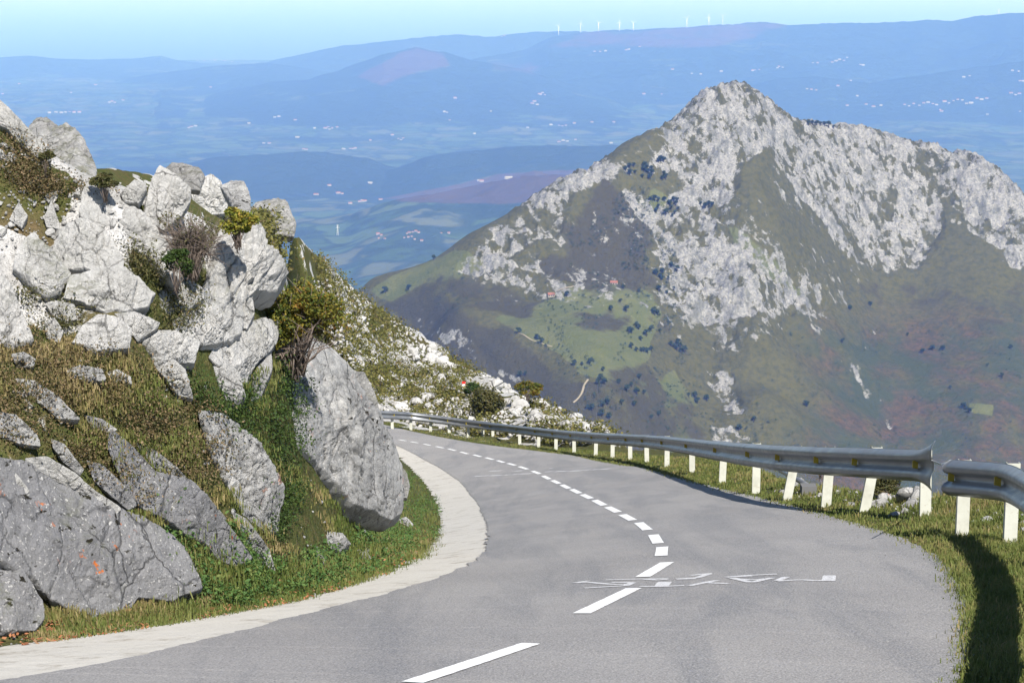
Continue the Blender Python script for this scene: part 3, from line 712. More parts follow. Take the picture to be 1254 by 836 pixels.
def guard_rail(path, posts, label, flare=None, dents=0.02):
    """path: plan polyline of the rail face; posts: list of (index position xy, lean)"""
    P = smooth(resample(path, .10), 12); n = len(P)
    t = np.gradient(P, axis=0); t /= np.linalg.norm(t, axis=1)[:, None]
    nr = np.stack([-t[:, 1], t[:, 0]], -1)       # towards the road (left of travel)
    if (nr[:, 0] > 0).mean() > .5 and False: nr = -nr
    zr = smooth(np.c_[zbase(P[:, 0], P[:, 1])[0]*0+zroad(P[:, 0], P[:, 1])], 10)[:, 0]
    root = thing('guardrail', (P[0, 0], P[0, 1], zr[0])); tag(root, label, 'guardrail')
    s = np.arange(n)*.10
    prof = np.repeat(PROF[None], n, 0)
    if flare:
        for k in range(n):
            d = s[k] if flare > 0 else s[-1]-s[k]
            f = max(0, 1-d/.6)**1.8
            prof[k, :, 1] = prof[k, :, 1]*(1+.62*f); prof[k, :, 0] = prof[k, :, 0]*(1-.5*f)+f*.09
    wob = dents*noise(np.c_[s, s*0], .6, 4)+.008*noise(np.c_[s, s*0], 3, 5)
    th = .004
    V = []
    for sgn in (0, 1):
        o_ = prof[..., 0]+.02+wob[:, None]-sgn*th; h_ = prof[..., 1]*1.1+.585+.3*wob[:, None]
        V.append(np.concatenate([P[:, None]+nr[:, None]*o_[..., None], (zr[:, None]+h_)[..., None]], -1))
    m = len(PROF); V = np.concatenate([v.reshape(-1, 3) for v in V]); F1_ = gridF(n, m); F2_ = F1_[:, ::-1]+n*m
    ends = []
    for j in range(m-1):
        ends += [[j, j+1, n*m+j+1, n*m+j], [(n-1)*m+j+1, (n-1)*m+j, n*m+(n-1)*m+j, n*m+(n-1)*m+j+1]]
    for i in range(n-1): ends += [[i*m, n*m+i*m, n*m+(i+1)*m, (i+1)*m], [(i+1)*m+m-1, n*m+(i+1)*m+m-1, n*m+i*m+m-1, i*m+m-1]]
    mk('rail_beam', V, F1_.tolist()+F2_.tolist()+ends, steel, root)
    for (x, y, lean, kk) in posts:
        i = np.argmin(((P-[x, y])**2).sum(1)); tx = t[i]; nx = nr[i]; z0 = zr[i]
        c0 = P[i]-nx*.075
        w, d, th2, H0, H1 = .115, .055, .006, -.45, .738+.008*kk
        # C profile: web faces along the road, flanges behind
        S_ = np.array([(-w/2, 0), (w/2, 0), (w/2, d), (w/2-th2, d), (w/2-th2, th2), (-w/2+th2, th2), (-w/2+th2, d), (-w/2, d)])
        sgn = 1 if tx[1] > 0 else -1
        pts = []
        for h in (H0, H1):
            sh = (h)*lean
            for a, b in S_: 
                q = c0+np.array([a, 0])*1+np.array([0, 1.])*b+np.array([sh, 0]); pts.append([q[0], q[1], z0+h])
        m8 = 8; F = [[j, (j+1) % 8, 8+(j+1) % 8, 8+j] for j in range(8)]+[[7, 6, 5, 4, 3, 2, 1, 0], [8+j for j in range(8)]]
        mk('post', pts, F, postm, root, smooth=False) if abs(lean) < .1 else tag(mk('post', pts, F, postm, root, smooth=False), 'leaning pale guardrail post')
        q = c0+nx*.075; 
        a_ = np.array([[.024, -.05], [.085, -.036], [.085, .036], [.024, .05]])
        pv_ = []
        for e in (-.006, .006):
            for o_, h in a_: g2 = P[i]+nx*(o_+.012)+tx*e; pv_.append([g2[0], g2[1], z0+.60+h])
        mk('reflector', pv_, [[0, 1, 2, 3], [7, 6, 5, 4], [0, 4, 5, 1], [1, 5, 6, 2], [2, 6, 7, 3], [3, 7, 4, 0]], yel, root, smooth=False)
    return root
TOP = [(1128,550),(1045,549),(995,548),(950,546),(915,543.7),(879.5,540),(847.6,536),(819,533),(794,531.5),(771,531),(748,530.3),(727,529.3),(702.6,527.3),(680.5,525.4),(657.6,523.3),(636,520.9),(614.6,518.3),(593.5,515.8),(572.4,513.2),(550,510.2),(529,507.4),(504,504.6)]
def top_pts(L, h=.755): 
    D = ray(*np.array(L, float).T); tt = hit_fn(lambda a, b: zroad(a, b)+h, D); return (D*tt[:, None])[:, :2]
TP = top_pts(TOP)
print('rail', np.round(TP, 2).tolist())
LEAN = {1: .16, 3: .17, 5: .03, 8: -.03, 2: .05}
gp = [(p[0], p[1], LEAN.get(k, .02*((k*7) % 3-1)), (k*5) % 3) for k, p in enumerate(TP)]
far = top_pts([(481, 503.2), (460, 502.2), (430, 501)])
print('far', far)
gp += [(far[0][0], far[0][1], 0, 0), (far[1][0], far[1][1], 0, 1)]
near_end = TP[0]+(TP[0]-TP[1])/np.linalg.norm(TP[0]-TP[1])*.50
guard_rail(np.r_[[near_end], smooth(TP, 2)[0:], far], gp, 'long galvanised steel guardrail on pale posts along the outer edge of the bend', flare=1)
TR = top_pts([(1176, 563), (1237, 567)])
print(TR)
RP = np.r_[[TR[0]+(TR[0]-TR[1])*.16], TR, [[4.08, 15.2], [3.62, 12.9], [3.05, 10.7], [2.6, 8.9]]]
guard_rail(RP[::-1], [(TR[0][0], TR[0][1], 0, 1), (TR[1][0], TR[1][1], 0, 2), (4.08, 15.2, 0, 0), (3.55, 12.7, 0, 0), (2.95, 10.2, 0, 1)], 'short galvanised steel guardrail piece at the right edge of the photo, nearest the camera', flare=None)
# ------------------------------------------------------------------ limestone
def limestone(name, pale, grey, dark, orange=0., moss=.0, size=1., darkpits=.5, scale=1.):
    nb = NB(name, .92, .15)
    big = nb.noise(1.1*scale, 6, .68, dist=.4); n2 = nb.noise(6*scale, 6, .72); n3 = nb.noise(34*scale, 4, .7)
    c = nb.mix(nb.lin(big, .38, .62), pale, grey)
    c = nb.mix(nb.lin(n2, .52, .70, 0, .8), c, dark)
    st = nb.noise(1.6*scale, 5, .7, vec=nb.map((3.2, 1, .9), (.35, .5, .2)))
    c = nb.mix(nb.lin(st, .58, .70, 0, .6), c, dark)
    c = nb.mix(nb.lin(n3, .56, .74, 0, darkpits), c, tuple(x*.35 for x in dark))
    wl = nb.lin(nb.noise(24*scale, 3, .6), .61, .66); c = nb.mix(nb.math('MULTIPLY', wl, .7), c, (.62, .61, .58))
    if orange:
        o = nb.math('MULTIPLY', nb.lin(nb.noise(5.5, 4, .7), .635, .67), nb.lin(nb.noise(.7, 2), .47, .58)); c = nb.mix(nb.math('MULTIPLY', o, orange), c, (.55, .16, .04))
        bm = nb.lin(nb.noise(9, 4, .6, vec=nb.map((.7, 1, 1.6), (0, .75, .3))), .60, .635); bm = nb.math('MULTIPLY', bm, nb.lin(nb.noise(.9, 3), .45, .55)); c = nb.mix(bm, c, (.022, .020, .014))
    if moss:
        up = nb.n('ShaderNodeSeparateXYZ'); nb.set(up.inputs[0], nb.geo.outputs['Normal'])
        m = nb.math('MULTIPLY', nb.lin(up.outputs[2], .35, .8), nb.lin(nb.noise(1.9, 5, .7), .50, .60)); c = nb.mix(nb.math('MULTIPLY', m, moss), c, nb.mix(n3, (.045, .065, .015), (.10, .095, .03)))
    ck = nb.vor(1.7*scale, 'DISTANCE_TO_EDGE', vec=nb.mix(.12, nb.map((1, 1, .7), (.3, .4, 0)), nb.noise(3*scale, 4, col=True)))
    h = nb.math('ADD', nb.math('MULTIPLY', nb.noise(4*scale, 8, .72), 1.), nb.math('MULTIPLY', nb.lin(ck, 0, .03), .25))
    c = nb.mix(nb.math('MULTIPLY', nb.lin(ck, .0, .022, .8, 0), nb.lin(nb.noise(.9*scale, 3), .42, .55)), c, tuple(x*.3 for x in dark))
    bn = nb.bump(h, 1., .14/scale); bn = nb.bump(n2, .6, .03, bn); bn = nb.bump(n3, .6, .012, bn)
    return nb.out(c, .92, bn)
LM_pale = limestone('limestone_pale', (.52, .51, .49), (.40, .395, .38), (.25, .245, .23), moss=.5, scale=1.8)
LM_grey = limestone('limestone_grey', (.20, .20, .208), (.26, .258, .26), (.13, .13, .13), orange=1., moss=.5, darkpits=.3, scale=1.5)
LM_mix = limestone('limestone_lichen', (.46, .455, .44), (.24, .24, .238), (.17, .165, .16), orange=.4, darkpits=.6, scale=1.7)
LM_far = limestone('limestone_far', (.56, .55, .53), (.45, .44, .42), (.26, .25, .235), scale=.5)
LM_dk = limestone('limestone_crag', (.36, .355, .34), (.25, .245, .235), (.12, .12, .11), moss=.5, scale=1.)

def terr_plane(poly, d0=None, extra=0.):
    q = np.array(poly, float); t = on_hill(q) if d0 is None else np.full(len(q), 1.); ok = np.isfinite(t)
    if d0 is None and ok.any(): ok &= t < 1.22*np.nanpercentile(t, 30)
    if ok.sum() < 3: t = np.full(len(q), np.nanmean(t) if ok.any() else 30.); ok[:] = True
    c = q.mean(0); A = np.c_[np.ones(ok.sum()), (q[ok]-c)/100]
    if d0 is None:
        k = np.linalg.solve(A.T@A+np.diag([1e-6, .25, .25]), A.T@np.log(t[ok]))
        k[1] = np.clip(k[1], -.25, .25); k[2] = np.clip(k[2], -.45, .1)
    elif isinstance(d0, tuple): k = np.array([math.log(d0[0]), d0[1], d0[2]])
    else: k = np.array([math.log(d0), 0, -.10])
    return lambda x, y: np.exp(k[0]+k[1]*(x-c[0])/100+k[2]*(y-c[1])/100)+extra
def outlined_rock(poly, label, mat, d0=None, thick=.38, extra=0., seed=0, rough=1., name='rock', nt=200, nr=48):
    """a boulder with real depth whose outline follows the photo"""
    q = np.array(poly, float); c = (q.min(0)+q.max(0))/2*.4+q.mean(0)*.6
    dpl = terr_plane(poly, d0, extra)
    th = np.linspace(0, 2*np.pi, nt, endpoint=False); D = np.stack([np.cos(th), np.sin(th)], -1)
    rad = np.zeros(nt); a = q; b = np.roll(q, -1, 0)
    for (ax, ay), (bx, by) in zip(a, b):
        ex, ey = bx-ax, by-ay; den = D[:, 0]*ey-D[:, 1]*ex; den = np.where(np.abs(den) < 1e-9, 1e-9, den)
        t = ((ax-c[0])*ey-(ay-c[1])*ex)/den; u = ((ax-c[0])*D[:, 1]-(ay-c[1])*D[:, 0])/den
        rad = np.where((t > 0) & (u >= -1e-6) & (u <= 1+1e-6), np.maximum(rad, t), rad)
    rad = np.where(rad <= 0, rad[rad > 0].mean(), rad)
    rad *= 1+.035*noise(np.stack([np.cos(th)*4, np.sin(th)*4], -1), 1.3, seed)+.02*noise(np.stack([np.cos(th)*9, np.sin(th)*9], -1), 1.6, seed+1)
    size = np.sqrt(poly_area(q))/FPX*float(dpl(*c)); B = thick*size
    dpl = terr_plane(poly, d0, extra-(0 if d0 else min(.14*size, .10 if mat is LM_grey else .2)+.06)); q = c+(q-c)*1.03
    rr_ = np.linspace(0, 1, nr)[1:]; rr_ = 1-(1-rr_)**1.25
    px = c[0]+rr_[:, None]*rad*D[None, :, 0]; py = c[1]+rr_[:, None]*rad*D[None, :, 1]
    rg = np.random.default_rng(seed+5)
    def side(sgn):
        d = dpl(px, py); P = ray(px, py)*d[..., None]
        g1 = at(c[0], c[1], float(dpl(*c))); e1 = at(c[0]+30, c[1], float(dpl(c[0]+30, c[1])))-g1; e2 = at(c[0], c[1]+30, float(dpl(c[0], c[1]+30)))-g1
        n = np.cross(e2, e1); n /= np.linalg.norm(n); n = n if n@g1 < 0 else -n
        n = n*.75+np.array([.10, -.45, .55])*.35; n /= np.linalg.norm(n)
        lx = (px-c[0])/FPX*d/size; ly = (py-c[1])/FPX*d/size
        h = (1-rr_[:, None]**2.6)**.55*np.ones_like(px)
        if sgn > 0:
            for _ in range(7):
                an = rg.uniform(0, 6.28); s_ = rg.uniform(.3, 1.5); c_ = rg.uniform(.45, 1.0)
                h = np.minimum(h, np.maximum(c_-s_*(lx*math.cos(an)+ly*math.sin(an)), 0))
        else: h = 1.5*(1-rr_[:, None]**9)*np.ones_like(px)+.15
        if sgn < 0: vd = ray(*c); vd = vd/np.linalg.norm(vd)*.85+np.array([0, 0, -.5]); P = P+vd*(max(B, .3*size)*h)[..., None]
        else: P = P+n*(B*h)[..., None]
        cen = np.array([P[0].mean(0)])
        return P, cen, n
    Pf, cf, n = side(1); Pb, cb, _ = side(-1)
    Pall = np.concatenate([cf, Pf.reshape(-1, 3), Pb[:-1].reshape(-1, 3), cb])
    # fracture relief
    s = 1/size
    q3 = Pall*s+seed*3.1; QQ = q3*[1.5, 1, .8]
    f1, f2, fid = cells(QQ+.25*np.stack([noise(q3, 2.2, 1), noise(q3, 2.2, 2), noise(q3, 2.2, 3)], -1), 2.1, seed+9)
    disp = .16*fbm(q3, 1.5, 5, seed, .55)+.07*(fid-.5)*np.clip((f2-f1)*5, 0, 1)-.07*np.exp(-(f2-f1)/.05)+.05*fbm(q3, 6, 4, seed+4, .6, True)+.012*fbm(q3, 22, 3, seed+7, .6, True)
    cc = Pall.mean(0); dv = Pall-cc; dv /= np.linalg.norm(dv, axis=1)[:, None]+1e-9; dv = dv*.55+n*.45*np.r_[np.ones(1+Pf.shape[0]*nt), -np.ones(len(Pall)-1-Pf.shape[0]*nt)][:, None]
    edge = np.ones(len(Pall)); edge[1:1+Pf.shape[0]*nt] = np.repeat(1-.8*rr_**6, nt); edge[1+Pf.shape[0]*nt:-1] = np.repeat(1-.8*rr_[:-1]**6, nt)
    Pall = Pall+dv*(disp*min(size, 1.1)*(.45 if mat is LM_grey else 1)*edge)[:, None]
    m = len(rr_); F = gridF(m, nt, True)+1
    ob = 1+m*nt; Fb = gridF(m-1, nt, True)[:, ::-1]+ob
    j = np.arange(nt); j2 = (j+1) % nt
    seam = np.stack([1+(m-1)*nt+j, 1+(m-1)*nt+j2, ob+(m-2)*nt+j2, ob+(m-2)*nt+j], -1)
    Q4 = np.concatenate([F, Fb, seam]).tolist()+[[0, 1+b_, 1+a_] for a_, b_ in zip(j, j2)]+[[len(Pall)-1, ob+a_, ob+b_] for a_, b_ in zip(j, j2)]
    o = mk(name, Pall, [list(map(int, f))[::-1] for f in Q4], mat, smooth=True)
    tag(o, label, 'rock'); return o
def poly_area(q): return abs(np.sum(q[:, 0]*np.roll(q[:, 1], -1)-q[:, 1]*np.roll(q[:, 0], -1)))/2
def z1(L): return [(x/2.6125, 100+y/2.6125) for x, y in L]
def z2(L): return [(260+x/2.6125, 200+y/2.6125) for x, y in L]
def z3(L): return [(x/2.09, 400+y/2.09) for x, y in L]
def z4(L): return [(250+x/2.389, 380+y/2.389) for x, y in L]
ROCKS = [
 (z1([(88,260),(90,150),(115,125),(150,128),(188,160),(215,148),(250,165),(272,200),(292,240),(312,282),(300,340),(200,340)]), 'tall dark grey crag standing behind the slope at the upper left skyline', LM_dk, 62, .3),
 (z1([(-60,40),(0,58),(30,85),(62,118),(100,160),(132,200),(168,252),(150,262),(100,240),(60,200),(20,150),(-60,110)]), 'pale slab forming the top left corner skyline of the bank', LM_pale, None, .25),
 (z1([(455,440),(465,380),(485,310),(512,266),(560,298),(607,342),(610,385),(580,430),(520,480)]), 'pointed white pinnacle rock, tallest on the bank crest', LM_pale, None, .35),
 (z1([(530,278),(550,264),(600,270),(640,283),(657,307),(640,350),(570,340)]), 'grey flat-topped rock just behind the white pinnacle', LM_dk, 34, .35),
 (z1([(606,362),(638,312),(670,297),(702,320),(737,375),(720,420),(640,430)]), 'rounded white rock right of the pointed pinnacle on the crest', LM_pale, None, .4),
 (z1([(703,335),(740,320),(782,325),(802,370),(802,420),(750,420)]), 'light grey block at the right end of the crest, beside the yellow shrub', LM_mix, 33, .4),
 (z1([(383,360),(430,313),(467,325),(470,350),(445,395),(400,390)]), 'small white rock left of the pointed pinnacle', LM_pale, None, .45),
 (z1([(250,425),(262,350),(282,318),(332,322),(382,368),(425,400),(475,450),(522,520),(562,580),(585,632),(545,655),(500,605),(430,550),(380,520),(330,475),(280,445)]), 'long smooth slanting white slab running down from the crest', LM_pale, None, .3),
 (z1([(160,550),(200,470),(250,443),(300,453),(352,498),(398,570),(392,605),(330,618),(260,608),(205,605)]), 'broad domed white boulder in the middle of the bank', LM_pale, None, .4),
 (z1([(42,602),(48,550),(80,500),(110,478),(132,510),(162,540),(228,622),(192,684),(150,695),(98,662),(60,622)]), 'white boulder with a black gap under its lower left side', LM_pale, None, .4),
 (z1([(225,620),(300,602),(390,592),(432,620),(494,680),(474,724),(400,745),(330,745),(250,700),(200,690)]), 'blocky white rock below the broad domed boulder', LM_pale, None, .35),
 (z1([(526,702),(560,640),(600,625),(652,660),(654,690),(602,732),(550,725)]), 'small rounded white rock beneath the twiggy bush', LM_pale, None, .45),
 (z2([(-50,560),(-40,420),(-10,330),(0,250),(22,213),(60,188),(112,183),(142,230),(152,270),(200,310),(238,352),(205,402),(135,410),(92,450),(102,500),(62,565)]), 'large white rock tower left of the autumn bush', LM_pale, None, .4),
 (z2([(-12,620),(15,570),(80,520),(150,498),(212,500),(217,540),(182,600),(132,645),(112,700),(50,700)]), 'white slanting block directly below the autumn bush', LM_pale, None, .4),
 (z2([(112,690),(150,640),(187,610),(192,660),(155,745),(112,765)]), 'narrow pale rock wedged left of the great boulder', LM_mix, None, .4),
 (z4([(145,345),(158,262),(195,172),(238,122),(300,76),(342,108),(402,180),(442,250),(492,330),(542,400),(562,440),(577,500),(577,600),(540,615),(480,605),(400,585),(340,525),(290,485),(220,435),(160,395)]), 'great grey boulder standing at the roadside bend, largest of all', LM_mix, (20.3, .13, -.02), .34),
 (z4([(548,425),(580,462),(602,515),(594,548),(565,545),(545,500)]), 'dark jagged rock at the right foot of the great boulder', LM_dk, (22.5, .05, -.03), .4),
 (z4([(415,170),(470,190),(505,255),(520,330),(490,340),(450,290),(430,240)]), 'rough brown-grey rock leaning behind the great boulder', LM_dk, 22.5, .4),
 (z4([(-20,290),(40,298),(100,348),(142,390),(182,440),(222,510),(227,560),(216,645),(182,650),(110,595),(60,510),(10,410)]), 'speckled grey rock rib left of the great boulder', LM_mix, None, .32),
 (z3([(-60,470),(-20,330),(60,338),(140,378),(232,420),(302,465),(402,500),(472,568),(512,640),(517,672),(432,702),(350,692),(330,722),(230,745),(130,702),(60,642),(-40,600)]), 'huge smooth grey slab with orange lichen above the gutter at lower left', LM_grey, None, .17),
 (z3([(285,262),(340,305),(380,365),(470,392),(505,428),(565,498),(648,592),(610,612),(560,600),(520,560),(480,548),(420,500),(370,470),(330,430),(300,370),(275,310)]), 'long slanting grey slab with orange lichen spots right of the huge slab', LM_grey, None, .3),
 (z3([(-40,540),(20,580),(60,640),(110,700),(115,745),(90,775),(-40,800)]), 'grey rock in the bottom left corner beside the gutter', LM_grey, None, .3),
 (z3([(38,132),(90,138),(150,180),(207,237),(150,234),(78,184)]), 'low speckled rock poking from the turf at left, above the huge slab', LM_mix, None, .4),
 (z3([(165,112),(205,98),(262,108),(272,136),(220,142),(172,132)]), 'flat grey stone lying in turf, left one of a pair', LM_mix, None, .4),
 (z3([(270,118),(300,108),(335,128),(338,146),(290,142)]), 'small pale stone lying in turf, right one of a pair', LM_pale, None, .45),
 (z3([(375,60),(420,56),(472,108),(494,185),(455,175),(400,110)]), 'narrow white rock rib above the dark green hollow', LM_pale, None, .35),
 (z3([(28,70),(60,64),(92,82),(85,108),(42,104)]), 'small grey stone at the left edge of the turf', LM_mix, None, .4),
 (z4([(332,662),(352,642),(398,652),(427,684),(400,704),(340,694)]), 'pale rounded stone lying in the roadside grass', LM_mix, None, .5),
 (z4([(428,712),(450,698),(478,705),(490,725),(450,732)]), 'small grey stone near the gutter below the great boulder', LM_mix, None, .5),
 (z4([(310,705),(332,695),(355,730),(345,745),(318,735)]), 'upright dark grey stone among weeds below the pale rounded stone', LM_dk, None, .5),
 (z4([(560,615),(590,605),(612,625),(600,645),(565,645)]), 'grey stone at the foot of the black triangular hole', LM_mix, None, .5),
 (z1([(145,710),(175,700),(240,712),(245,760),(215,775),(165,745)]), 'chunky white rock low on the left of the bank, above the turf', LM_pale, None, .45),
 (z1([(228,838),(262,780),(310,748),(372,755),(420,790),(415,850),(300,880)]), 'white rock with a square face at the foot of the rock field', LM_pale, None, .4),
 (z1([(368,742),(430,735),(512,772),(500,792),(440,830),(410,800)]), 'flat white rock between the two square-faced rocks', LM_pale, None, .35),
 (z1([(445,830),(490,795),(560,800),(640,830),(620,900),(500,910)]), 'wide white rock at the lower edge of the rock field', LM_pale, None, .4),
 (z1([(548,770),(600,730),(700,700),(782,738),(775,800),(700,838),(640,850),(570,810)]), 'big flat-topped white rock below the twiggy bush', LM_pale, None, .4),
 (z1([(730,700),(770,640),(800,660),(815,740),(790,790),(745,770)]), 'white rock pressed against the foot of the rock tower', LM_pale, None, .45),
 (z1([(-50,640),(0,600),(40,660),(80,760),(110,830),(40,860),(-50,840)]), 'grey-white rock face at the left edge of the photo', LM_pale, None, .35),
 (z1([(140,770),(175,755),(205,800),(190,835),(150,820)]), 'small white rock under the chunky one', LM_pale, None, .5),
 (z1([(30,440),(60,385),(90,430),(70,470)]), 'small upright white rock high on the left slope', LM_pale, None, .5),
 (z1([(140,440),(165,380),(185,440),(200,475),(150,470)]), 'thin upright white rock on the upper slope, left of the domed boulder', LM_pale, None, .5),
 (z1([(360,740),(330,640),(400,590),(440,640),(420,720)]), 'cracked white block below the long slab', LM_pale, None, .35),
 (z2([(118,150),(140,125),(165,118),(210,110),(240,130),(268,195),(262,235),(200,230),(140,190)]), 'rugged grey crag on the skyline of the far slope, right of the crest rocks', LM_dk, 76, .35),
 (z4([(20,160),(60,140),(100,180),(120,260),(80,290),(40,230)]), 'pale rock at the top of the dark green hollow', LM_mix, None, .4),
 (z3([(60,335),(120,330),(185,370),(245,420),(310,462),(300,480),(230,440),(140,395),(80,365)]), 'narrow white lichen-covered rock band along the top of the huge grey slab', LM_pale, None, .25),
 (z3([(5,365),(40,372),(76,420),(60,434),(15,402)]), 'small pale rock resting at the left end of the huge grey slab', LM_pale, None, .4),
 (z3([(130,285),(165,300),(215,365),(205,380),(160,345),(135,310)]), 'thin pale rock fin standing out of the turf above the huge slab', LM_mix, None, .35),
 (z3([(480,395),(520,420),(580,490),(560,500),(500,440)]), 'low reddish grey rock edge between the slanting slab and the speckled rib', LM_mix, None, .3),
 (z3([(222,342),(262,352),(318,405),(352,455),(330,468),(285,440),(240,395)]), 'grey slab wedge between the huge slab and the long slanting slab', LM_grey, None, .3),
 (z3([(345,292),(400,318),(455,362),(505,415),(480,405),(420,385),(370,345)]), 'thin grey ledge along the top of the long slanting slab', LM_mix, None, .3),
 (z3([(-10,215),(40,225),(95,275),(105,305),(50,300),(-10,275)]), 'low pale ledge in the turf at the left edge, above the thin fin', LM_mix, None, .3),
 (z3([(590,470),(630,490),(690,570),(705,625),(665,600),(615,540)]), 'narrow grey rock edge beside the weeds, below the speckled rib', LM_mix, None, .3),
 (z3([(215,225),(260,235),(300,262),(285,275),(235,258)]), 'small flat grey ledge in the middle of the turf', LM_mix, None, .35),
 (z3([(400,500),(470,560),(505,620),(480,640),(430,600),(395,540)]), 'low lichen-spotted rock edge beside the weeds', LM_grey, None, .3),
]
for k, (poly, lab, mat, d0, thk) in enumerate(ROCKS):
    o = outlined_rock(poly, lab, mat, d0, thk, seed=k*13+1)

# scattered rocks: five shapes, many copies
def ico(sub):
    import bmesh
    bm = bmesh.new(); bmesh.ops.create_icosphere(bm, subdivisions=sub, radius=1); V = np.array([v.co[:] for v in bm.verts]); F = np.array([[v.index for v in f.verts] for f in bm.faces]); bm.free(); return V, F
def rock_shape(seed, sub=4):
    V, F = ico(sub); rg = np.random.default_rng(seed); r = np.ones(len(V))
    for _ in range(11):
        n = rg.normal(size=3); n /= np.linalg.norm(n); c = rg.uniform(.45, .9); dd = V@n
        r = np.minimum(r, np.where(dd > .05, c/np.maximum(dd, .05), 9))
    V = V*r[:, None]; V = V*(1+.16*fbm(V+seed, 1.6, 4, seed)+.06*fbm(V, 5, 3, seed+2, .6, True))[:, None]
    return V*[1., .8, .75], F
SH = [rock_shape(s) for s in (3, 14, 25, 36, 47)]
SHM = [[rawmesh('rock', V, F, True, m) for V, F in SH] for m in (LM_pale, LM_far, LM_mix)]
def scatter(region, n, smin, smax, mi, group, label, seed, accept=None, power=2.2):
    """rocks set on the ground inside a region of the slope; size in photo pixels"""
    rg = np.random.default_rng(seed); q = np.array(region, float); lo, hi = q.min(0), q.max(0); pts = []
    while len(pts) < n:
        c = rg.uniform(lo, hi, (n*3, 2)); c = c[poly_sd(c[:, 0], c[:, 1], q) > 0]
        if accept is not None: c = c[noise(c, accept, seed) > -.02]
        pts += c.tolist()
    pts = np.array(pts[:n]); t = on_hill(pts); out = []; tn = np.nan_to_num(t, nan=50.); W3 = at(pts[:, 0], pts[:, 1], tn); sdp = zbase(W3[:, 0], W3[:, 1])[1]
    sz = smin*(smax/smin)**(rg.random(n)**power)
    for k in range(n):
        if not np.isfinite(t[k]) or (t[k] > 30 and sdp[k] > -2.4): continue
        P = at(*pts[k], t[k]); s = sz[k]/2/FPX*t[k]; out.append((P, s, rg.integers(0, 5), rg.uniform(0, 6.28, 3), rg.uniform(.7, 1.35, 3)))
    return out
def place_rocks(L, mi, group, label):
    for P, s, k, rot, sc in L:
        o = bpy.data.objects.new('rock', SHM[mi][k]); COL.objects.link(o); o.location = P+np.array([0, 0, s*.15]); o.scale = s*sc
        o.rotation_euler = (rot[0]*.12, rot[1]*.12, rot[2]); 
        x_, y_, d_ = proj(P[None]); w_ = 2*s*FPX/d_[0]
        tag(o, label(float(x_[0]), float(y_[0]), float(w_)) if callable(label) else label, 'rock', group)
def merge_rocks(L, name, mat, sub=1):
    V0 = [rock_shape(s+60, 2) for s in range(4)]; Vs, Fs, off_ = [], [], 0
    for P, s, k, rot, sc in L:
        V, F = V0[k % 4]; c_, s_ = math.cos(rot[2]), math.sin(rot[2])
        W = V*sc*s; W = np.stack([W[:, 0]*c_-W[:, 1]*s_, W[:, 0]*s_+W[:, 1]*c_, W[:, 2]], -1)+P+[0, 0, s*.15]
        Vs.append(W); Fs.append(F+off_); off_ += len(V)
    return mk(name, np.concatenate(Vs), np.concatenate(Fs), mat)
A1 = scatter([(0,140),(110,215),(200,240),(95,330),(20,400),(0,400)], 90, 5, 26, 0, 0, 0, 5)
place_rocks(A1[:90], 0, 'white rocks strewn over the upper left slope', lambda x, y, w: f"{'small' if w < 9 else 'sizeable'} white rock on the {'lower' if y > 300 else 'upper'} turf {'at the left edge' if x < 50 else 'left of the domed boulder' if y > 230 else 'below the tall grey crag'}")
A2 = scatter([(445,505),(470,485),(600,490),(700,512),(745,528),(760,548),(600,530),(470,520)], 70, 7, 26, 1, 0, 0, 6)
A2 += scatter([(590,470),(640,485),(720,512),(700,525),(640,520),(600,500)], 22, 10, 30, 1, 0, 0, 16, power=1.3)
place_rocks(A2, 1, 'white rocks behind the guardrail', lambda x, y, w: f"{'large' if w > 18 else 'mid-sized' if w > 11 else 'small'} white rock behind the guardrail, {'far left beside the great boulder' if x < 500 else 'left of the olive bush' if x < 560 else 'around the olive bush' if x < 630 else 'below the golden brown bush' if x < 685 else 'near the tip of the slope'}")
A3 = scatter([(350,262),(400,310),(480,385),(600,460),(560,485),(480,480),(430,440),(370,330)], 60, 6, 22, 1, 0, 0, 7, accept=.03)
A3 += scatter([(490,420),(535,425),(560,450),(500,455)], 16, 8, 24, 1, 0, 0, 17)
place_rocks(A3, 1, 'white rocks on the far grassy slope', lambda x, y, w: f"{'large' if w > 15 else 'mid-sized' if w > 9 else 'small'} white rock on the far grassy slope, {'high up near the rugged crag' if y < 340 else 'beside the autumn bush' if x < 450 else 'in its middle' if x < 540 else 'above the red-topped marker'}")
A4 = scatter([(780,566),(860,570),(960,578),(1130,598),(1130,640),(1040,622),(950,606),(860,590)], 64, 10, 36, 2, 0, 0, 8)
place_rocks(A4, 2, 'grey rocks below the guardrail posts', 'grey limestone rock on the drop behind the guardrail posts')
A5 = scatter([(1135,606),(1254,610),(1254,650),(1140,640)], 16, 7, 24, 0, 0, 0, 9)
place_rocks(A5, 0, 'white rocks at the right edge', 'white rock in the grass seen through the gap of the guardrails')
ST = scatter([(285,250),(340,250),(480,385),(745,524),(760,548),(600,530),(470,520),(430,480),(370,330)], 2600, 2, 8, 1, 0, 0, 10, accept=.02)
ST += scatter([(0,130),(110,212),(240,240),(95,330),(20,400),(0,400)], 500, 2, 7, 1, 0, 0, 11)
ST += scatter([(770,575),(960,586),(1254,606),(1254,650),(1040,618),(850,590)], 420, 2, 9, 1, 0, 0, 12)
ST += scatter([(440,505),(600,490),(760,530),(760,552),(600,532),(470,522)], 500, 3, 10, 1, 0, 0, 13)
tag(merge_rocks(ST, 'rubble', LM_far), 'loose white limestone rubble strewn over the slopes behind the guardrail', 'rubble', kind='stuff')
